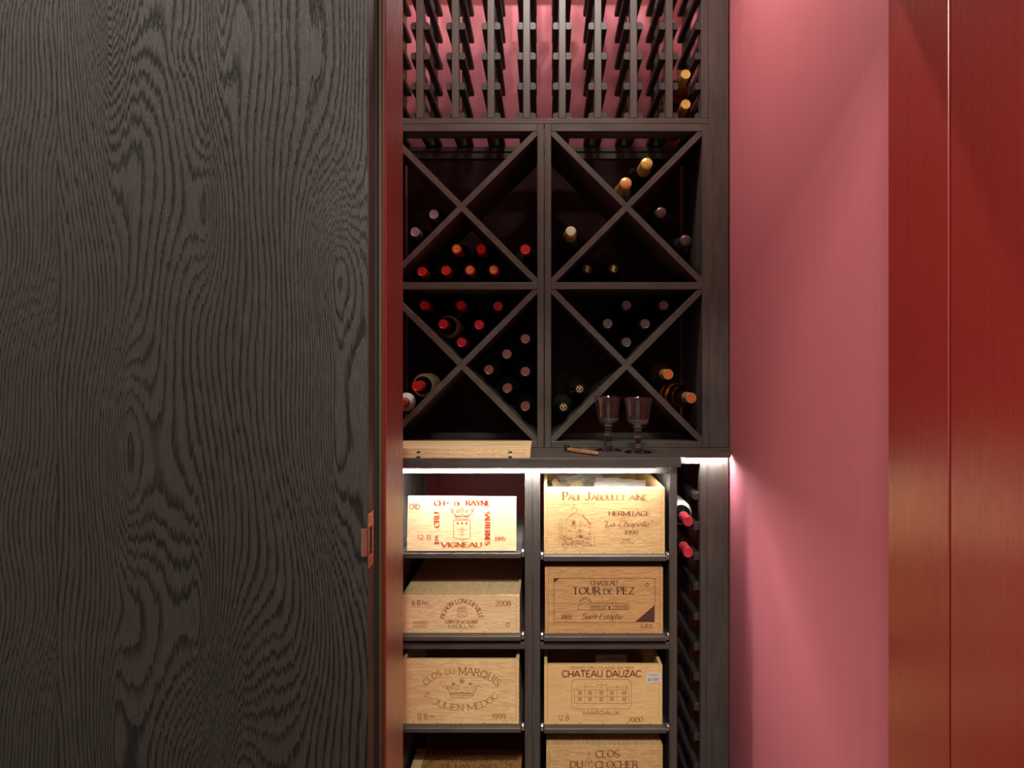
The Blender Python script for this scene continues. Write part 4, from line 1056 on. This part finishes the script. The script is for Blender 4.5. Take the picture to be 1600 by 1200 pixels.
for px, py, lab in ((828.8, 532.6, 'highest taupe-capped bottle, against the centre stile'), (792.6, 553, 'taupe-capped bottle second from the top, left of the stile'), (761.8, 580, 'leftmost taupe-capped bottle'),
        (821.8, 580.7, 'taupe-capped bottle at mid height against the centre stile'), (792.2, 607, 'taupe-capped bottle below and right of the leftmost one'), (820.3, 635.5, 'lowest taupe-capped bottle, near the bottom corner')):
    bottle(px, py, DC, 'bottle_dark', 'taupe', lab+', lower left bin', group=G(LL))
bottle(1011, 255.5, 1.84, 'bottle_dark', 'gold', 'upper sparkling-wine bottle with yellow gold foil in the upper right bin', 'champagne', 0.041, 0.0175, group=G(UR))
bottle(978, 286, 1.84, 'bottle_clear', 'copper_gold', 'clear sparkling-wine bottle with copper gold foil, upper right bin', 'champagne', 0.041, 0.0175, group=G(UR))
bottle(892, 362, 1.84, 'bottle_dark', 'gold', 'sparkling-wine bottle with pale mint top at the left of the upper right bin', 'champagne', 0.041, 0.0165, group=G(UR))
bottle(917.6, 420, DC, 'bottle_dark', 'blackfoil', 'left of two gold-marked black-capped bottles on the upper right bin shelf', mark='fleur', group=G(UR))
bottle(958.6, 419.6, DC, 'bottle_dark', 'blackfoil', 'right of two gold-marked black-capped bottles on the upper right bin shelf', mark='fleur', group=G(UR))
bottle(1033, 332, 1.84, 'bottle_dark', 'darksilver', 'sparkling-wine bottle with dark silver foil, upper of two, upper right bin', 'champagne', 0.041, 0.0170, group=G(UR))
bottle(1071, 376, 1.82, 'bottle_dark', 'darksilver', 'sparkling-wine bottle with dark silver foil in the right corner of the upper right bin', 'champagne', 0.041, 0.0170, group=G(UR))
for px, py, lab in ((979, 477, 'left of two grey-capped bottles in the top row'), (1037, 477, 'right of two grey-capped bottles in the top row'), (949.6, 505.8, 'left of two grey-capped bottles in the middle row'),
        (1008.4, 506.5, 'right of two grey-capped bottles in the middle row'), (979, 535, 'single grey-capped bottle at the point of the V')):
    bottle(px, py, DC, 'bottle_dark', 'grey', lab+', lower right bin', group=G(LR))
bottle(900.6, 613, 1.84, 'bottle_green', 'blackfoil', 'black-capped bottle with yellowish seal, upper of two, left of the lower right bin', mark='YEL', group=G(LR))
bottle(871.8, 643, 1.84, 'bottle_green', 'blackfoil', 'black-capped bottle with yellowish seal, lower of two, left of the lower right bin', mark='YEL', group=G(LR))
bottle(1044, 585, 1.80, 'bottle_amber', 'olivegold', 'bottle with orange-ended gold capsule, upper of two, right of the lower right bin', group=G(LR), cr=.0155, mark='disc')
bottle(1080, 622, 1.78, 'amber', 'olivegold', 'amber dessert wine bottle with gold capsule in the right corner of the lower right bin', group=G(LR), cr=.0155, mark='disc')
flush(); bottle = _bottle
bm = bmesh.new(); add_lathe(bm, [(0, -.0046), (.012, -.0040), (.0140, -.0022), (.0120, -.0018)], 20, 'y')
mint = bpy.data.objects.new('muselet_cap', mesh_of(bm, 'muselet_cap', M['mint'], True)); COL.objects.link(mint)
mint.parent = [o for o in COL.objects if o.get('label', '').startswith('sparkling-wine bottle with pale mint')][0]; mint['label'] = 'pale mint metal cap'
# upper rack
for z, lab in ((0.799, 'lower'), (0.890, 'upper')):
    bottle(0, 0, 1.846, 'amber', 'gold', '%s of two amber wine bottles with gold caps at the right of the tall rack' % lab, group='wine bottles in the tall rack', xz=(0.4305, H+z+0.0015))
# narrow column
for kx in (0, 1):
    bottle(0, 0, 1.773, 'bottle_dark', 'rose', '%s of two rose-red capped bottles in the narrow column beside the pink wall' % ('upper', 'lower')[kx], group='wine bottles in the narrow column', collar=('paper', 'bottle_amber')[kx], xz=(0.420, H-0.4470-0.0911*kx))

bpy.context.view_layer.update()
